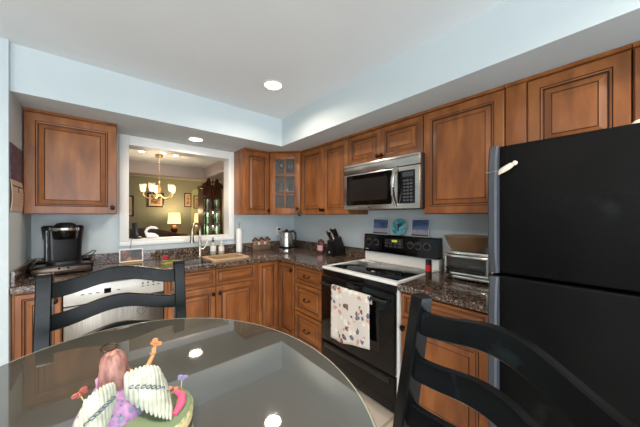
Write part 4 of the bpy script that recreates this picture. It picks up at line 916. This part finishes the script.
# ------------------------------------------------------------------ sill things and dining room
c = thing('cordless_phone', 'black cordless phone standing in its cradle on the left of the sill', 'phone', (0.262, 3.175, SILL + 0.0005), math.radians(-20))
b = MB(); b.box(-0.035, -0.04, 0, 0.035, 0.04, 0.022, 0.008); b.build('cradle', BLACK, c)
b = MB(); b.box(-0.022, -0.010, 0.0225, 0.022, 0.012, 0.165, 0.008, M=R(-0.12, 'X') @ R(-0.16, 'Y')); b.build('handset', BLACK, c)
b = MB(); b.tube([(-0.01, -0.041, 0.008), (-0.012, -0.118, 0.006), (-0.014, -0.120, -0.06), (-0.03, -0.112, -0.10)], 0.0022, 6); b.build('cord', GREY, c)
c = thing('swan_figurine', 'white swan-shaped ornament on the sill beside the black phone', 'figurine', (0.395, 3.180, SILL + 0.0005), math.radians(-10))
b = MB(); b.loft([[(x + 0, ry * math.cos(a), zc + rz * math.sin(a)) for a in [2 * PI * i / 16 for i in range(16)]] for x, ry, zc, rz in ((-0.058, 0.004, 0.030, 0.006), (-0.045, 0.022, 0.028, 0.026), (-0.010, 0.030, 0.028, 0.0275), (0.030, 0.024, 0.024, 0.023), (0.058, 0.006, 0.012, 0.010))])
b.tube([(-0.045, 0, 0.040), (-0.055, 0, 0.070), (-0.040, 0, 0.098), (-0.010, 0, 0.112), (0.030, 0, 0.106), (0.055, 0, 0.096)], [0.017, 0.014, 0.013, 0.015, 0.013, 0.003], 12); b.build('body', WHITEP, c)
# chandelier
c = thing('chandelier', 'five-arm brass chandelier with lit glass cups hanging in the dining room', 'chandelier', (0.765, 5.30, 2.41))
b = MB(); b.lathe([(0.06, 0.0295), (0.058, -0.02), (0.01, -0.03)], 20); b.build('canopy', GOLD, c)
b = MB()
for i in range(16):
    z = -0.032 - i * 0.026
    M = T(0, 0, z - 0.012) @ R(PI / 2 * (i % 2), 'Z'); b.tube([(0.006 * math.cos(a), 0, 0.016 * math.sin(a)) for a in [2 * PI * q / 10 for q in range(11)]], 0.0022, 5, M=M)
b.build('chain', GOLD, c)
b = MB(); b.lathe([(0.006, -0.44), (0.018, -0.46), (0.010, -0.50), (0.028, -0.55), (0.030, -0.60), (0.012, -0.66), (0.026, -0.70), (0.030, -0.72), (0.010, -0.75), (0.0005, -0.77)], 16); b.build('column', GOLD, c)
for k in range(5):
    a = 2 * PI * k / 5 + 0.35; ca, sa = math.cos(a), math.sin(a)
    b = MB(); b.tube([(ca * q, sa * q, z) for q, z in ((0.02, -0.68), (0.08, -0.735), (0.15, -0.75), (0.22, -0.72), (0.245, -0.67), (0.245, -0.64))], 0.008, 8); b.lathe([(0.035, -0.64), (0.030, -0.632), (0.010, -0.63)], 12, (ca * 0.245, sa * 0.245, 0)); ar = b.build('arm', GOLD, c)
    b = MB(); b.lathe([(0.030, -0.629), (0.045, -0.59), (0.050, -0.52), (0.054, -0.50), (0.052, -0.50), (0.047, -0.52), (0.042, -0.59), (0.027, -0.627)], 16, (ca * 0.245, sa * 0.245, 0), ends=False); b.build('glass_cup', mat('frosted_cup', rgb(255, 240, 214), 0.3, alpha=0.4), ar)
    b = MB(); b.lathe([(0.011, -0.628), (0.022, -0.58), (0.020, -0.545), (0.0005, -0.52)], 12, (ca * 0.245, sa * 0.245, 0)); b.build('bulb', BULBC, ar)
l = bpy.data.lights.new('lamp', 'POINT'); l.energy = 18; l.color = (1, 0.80, 0.55); l.shadow_soft_size = 0.2
o = bpy.data.objects.new('lamp', l); COL.objects.link(o); o.parent = c; o.location = (0, 0, -0.66)
# hutch
c = thing('china_cabinet', 'tall dark china cabinet with broken pediment and glass doors in the dining room', 'cabinet', (1.905, 6.0, 0))
hw = 0.205
b = MB(); b.box(-hw - 0.03, -0.02, 0.001, hw + 0.03, 0.42, 0.85, 0.006); b.box(-hw - 0.045, -0.03, 0.8505, hw + 0.045, 0.42, 0.88, 0.005); lo = b.build('lower_chest', DARKWOOD, c)
for s in (-1, 1):
    panel('chest_door', c, (0.005 if s > 0 else -0.215), 0.10, 0.21, 0.66, 0.05, DARKWOOD, 0.018, -0.0385)
b = MB(); b.box(-hw, 0.38, 0.8805, hw, 0.40, 1.98); b.box(-hw, 0.0, 0.8805, -hw + 0.02, 0.3795, 1.98); b.box(hw - 0.02, 0.0, 0.8805, hw, 0.3795, 1.98); b.box(-hw - 0.025, -0.03, 1.9805, hw + 0.025, 0.40, 2.04, 0.008); b.box(-hw + 0.0205, 0.0, 1.80, hw - 0.0205, 0.02, 1.98); b.build('upper_case', DARKWOOD, c)
for z in (1.17, 1.48):
    b = MB(); b.box(-hw + 0.022, 0.05, z, hw - 0.022, 0.375, z + 0.012); b.build('shelf', DARKWOOD, c)
for s in (-1, 1):
    b = MB(); pr = [(s * (hw + 0.02), 2.0405), (s * 0.035, 2.0405), (s * 0.035, 2.12), (s * 0.07, 2.19), (s * 0.045, 2.235), (s * 0.075, 2.245), (s * 0.105, 2.215), (s * 0.14, 2.12), (s * (hw + 0.02), 2.07)]
    if s < 0: pr = pr[::-1]
    b.prism(pr, 'y', -0.02, 0.03); b.build('pediment', DARKWOOD, c)
b = MB(); b.lathe([(0.022, 2.0405), (0.022, 2.06), (0.010, 2.075), (0.024, 2.11), (0.016, 2.14), (0.0005, 2.175)], 14); b.build('finial', DARKWOOD, c)
for s in (-1, 1):
    x0, x1 = (0.002, hw - 0.0225) if s > 0 else (-hw + 0.0225, -0.002)
    b = MB(); b.box(x0, -0.018, 0.885, x0 + 0.03, -0.001, 1.795, 0.003); b.box(x1 - 0.03, -0.018, 0.885, x1, -0.001, 1.795, 0.003); b.box(x0 + 0.03, -0.018, 0.885, x1 - 0.03, -0.001, 0.93); b.box(x0 + 0.03, -0.018, 1.75, x1 - 0.03, -0.001, 1.795); b.box((x0 + x1) / 2 - 0.008, -0.016, 0.93, (x0 + x1) / 2 + 0.008, -0.003, 1.75); b.box(x0 + 0.03, -0.016, 1.32, x1 - 0.03, -0.003, 1.335); gd = b.build('glass_door', DARKWOOD, c)
    b = MB(); b.box(x0 + 0.0305, -0.011, 0.9305, x1 - 0.0305, -0.009, 1.7495); b.build('pane', PANE, gd)
gl = mat('green_china', rgb(190, 226, 186), 0.15)
for zz, rowlab in ((0.8808, 'bottom'), (1.1825, 'middle'), (1.4925, 'top')):
    b = MB(); b.lathe([(0.022, 0), (0.030, 0.004), (0.018, 0.05), (0.034, 0.16), (0.024, 0.22), (0.018, 0.24)], 12); pr = b.build('green_vase', gl)
    for i, x in enumerate((-0.150, -0.065, 0.065, 0.150)):
        o = pr if i == 0 else pr.copy()
        if i: COL.objects.link(o)
        o.location = (1.905 + x, 6.15, zz); tag(o, 'pale green vase behind glass on the %s shelf of the china cabinet' % rowlab, 'vase', 'green vases on the %s china cabinet shelf' % rowlab)
for zz in (1.12, 1.44, 1.90):  # added lights inside the cabinet to brighten the green vases
    l = bpy.data.lights.new('lamp', 'POINT'); l.energy = 5; l.color = (0.92, 1, 0.85); l.shadow_soft_size = 0.03
    o = bpy.data.objects.new('lamp', l); COL.objects.link(o); o.parent = c; o.location = (0, 0.06, zz)
b = MB(); pa = [(1.98 + 0.22 + 0.135 * math.cos(a), 2.02 + 0.16 * math.sin(a)) for a in [PI * i / 16 for i in range(17)]] + [(2.065, 0.10), (2.335, 0.10)]
b.prism(pa, 'y', 8.492, 8.4995); struct(b.build('trim_1', mat('pale_green_arch', rgb(176, 184, 150), 0.5), smooth=False))
# pictures
def picture(label, loc, rz, w, h, fm, im):
    c = thing('framed_picture', label, 'picture', loc, rz)
    b = MB(); t = min(0.04, w * 0.15)
    b.box(-w / 2, -0.02, -h / 2, -w / 2 + t, -0.001, h / 2, 0.003); b.box(w / 2 - t, -0.02, -h / 2, w / 2, -0.001, h / 2, 0.003); b.box(-w / 2 + t, -0.02, h / 2 - t, w / 2 - t, -0.001, h / 2); b.box(-w / 2 + t, -0.02, -h / 2, w / 2 - t, -0.001, -h / 2 + t); b.build('frame', fm, c)
    b = MB(); b.box(-w / 2 + t, -0.012, -h / 2 + t, w / 2 - t, -0.001, h / 2 - t); b.build('mat_board', mat('mat_board', rgb(206, 190, 166), 0.6), c)
    b = MB(); g = min(0.05, w * 0.11); b.box(-w / 2 + t + g, -0.0135, -h / 2 + t + g, w / 2 - t - g, -0.0122, h / 2 - t - g); b.build('image', im, c)
IM = noisy('brown_print', [(0.4, rgb(104, 72, 56)), (0.6, rgb(182, 152, 124))], (1, 1, 2), 8)
picture('dark-framed landscape picture on the green wall behind the chandelier', (1.138, 8.499, 1.80), 0, 0.40, 0.40, DARKWOOD, IM)
picture('dark-framed picture at the left edge of the opening on the green wall', (0.44, 8.499, 1.62), 0, 0.40, 0.56, DARKWOOD, IM)
picture('narrow dark-framed picture on the green wall above the table lamp', (1.965, 8.499, 1.83), 0, 0.20, 0.42, DARKWOOD, IM)
picture('pale-matted framed picture just left of the china cabinet, beyond the glowing lamps', (2.22, 8.489, 1.78), 0, 0.20, 0.40, DARKWOOD, IM)
# side table + lamps + sofa
def lamp(label, x, y, zb, sr, sh, watts):
    c = thing('table_lamp', label, 'lamp', (x, y, zb))
    b = MB(); b.lathe([(0.085, 0.0), (0.085, 0.015), (0.04, 0.03), (0.075, 0.09), (0.095, 0.15), (0.06, 0.23), (0.02, 0.26), (0.012, 0.33)], 20); b.build('base', mat('dark_red_vase', rgb(84, 48, 40), 0.25), c)
    b = MB(); n = 48
    b.loft([[(r * (1 + 0.012 * math.sin(24 * a)) * math.cos(a), r * (1 + 0.012 * math.sin(24 * a)) * math.sin(a), z) for a in [2 * PI * j / n for j in range(n)]] for r, z in ((sr, 0.30), (sr * 0.82, 0.30 + sh))], caps=False); b.build('shade', SHADE, c)
    l = bpy.data.lights.new('lamp', 'POINT'); l.energy = watts; l.color = (1, 0.72, 0.38); l.shadow_soft_size = 0.06
    o = bpy.data.objects.new('lamp', l); COL.objects.link(o); o.parent = c; o.location = (0, 0, 0.30 + sh + 0.05)
def side_table(label, x, y, h):
    c = thing('side_table', label, 'table', (x, y, 0))
    b = MB(); b.box(-0.28, -0.28, h - 0.03, 0.28, 0.28, h, 0.006); b.build('table_top', DARKWOOD, c)
    for sx in (-1, 1):
        for sy in (-1, 1): b = MB(); b.box(sx * 0.25 - 0.02, sy * 0.25 - 0.02, 0.001, sx * 0.25 + 0.02, sy * 0.25 + 0.02, h - 0.0305, 0.003); b.build('leg', DARKWOOD, c)
side_table('dark side table by the far green wall beneath the pleated lamp', 1.52, 8.05, 0.84)
lamp('table lamp with lit pleated cream shade, nearer the middle of the opening', 1.52, 8.05, 0.8405, 0.165, 0.30, 15)
side_table('dark side table by the side wall, mostly behind the china cabinet', 2.00, 7.35, 0.78)
lamp('table lamp with amber-lit shade close to the china cabinet', 2.00, 7.35, 0.7805, 0.15, 0.34, 9)
c = thing('sofa', 'dark rounded sofa back in the dining room below the pictures', 'sofa', (0.60, 6.45, 0), math.radians(2))
SOFA = noisy('dark_brown_upholstery', [(0.35, rgb(34, 26, 20)), (0.65, rgb(58, 46, 34))], nscale=14, rough=0.7)
def soft(w, y0, y1, z0, z1, hump):
    secs = []
    for i in range(21):
        t = -1 + i / 10; x = t * w / 2; h = z1 + hump * math.cos(t * PI / 2)
        secs.append([(x, y, z) for y, z in rr(y0, z0, y1, h, 0.06)])
    b = MB(); b.loft(secs); return b
soft(1.5, -0.12, 0.12, 0.12, 0.94, 0.16).build('backrest', SOFA, c)
b = MB(); b.box(-0.75, 0.125, 0.12, 0.75, 0.85, 0.45, 0.05); b.build('seat', SOFA, c)
for s in (-1, 1):
    b = MB(); b.box(s * 0.76, -0.10, 0.12, s * 0.94, 0.85, 0.68, 0.06); b.build('arm', SOFA, c)
    for y in (-0.05, 0.78): b = MB(); b.cyl((s * 0.70, y, 0.001), (s * 0.70, y, 0.1195), 0.022, 0.03, 10); b.build('leg', DARKWOOD, c)
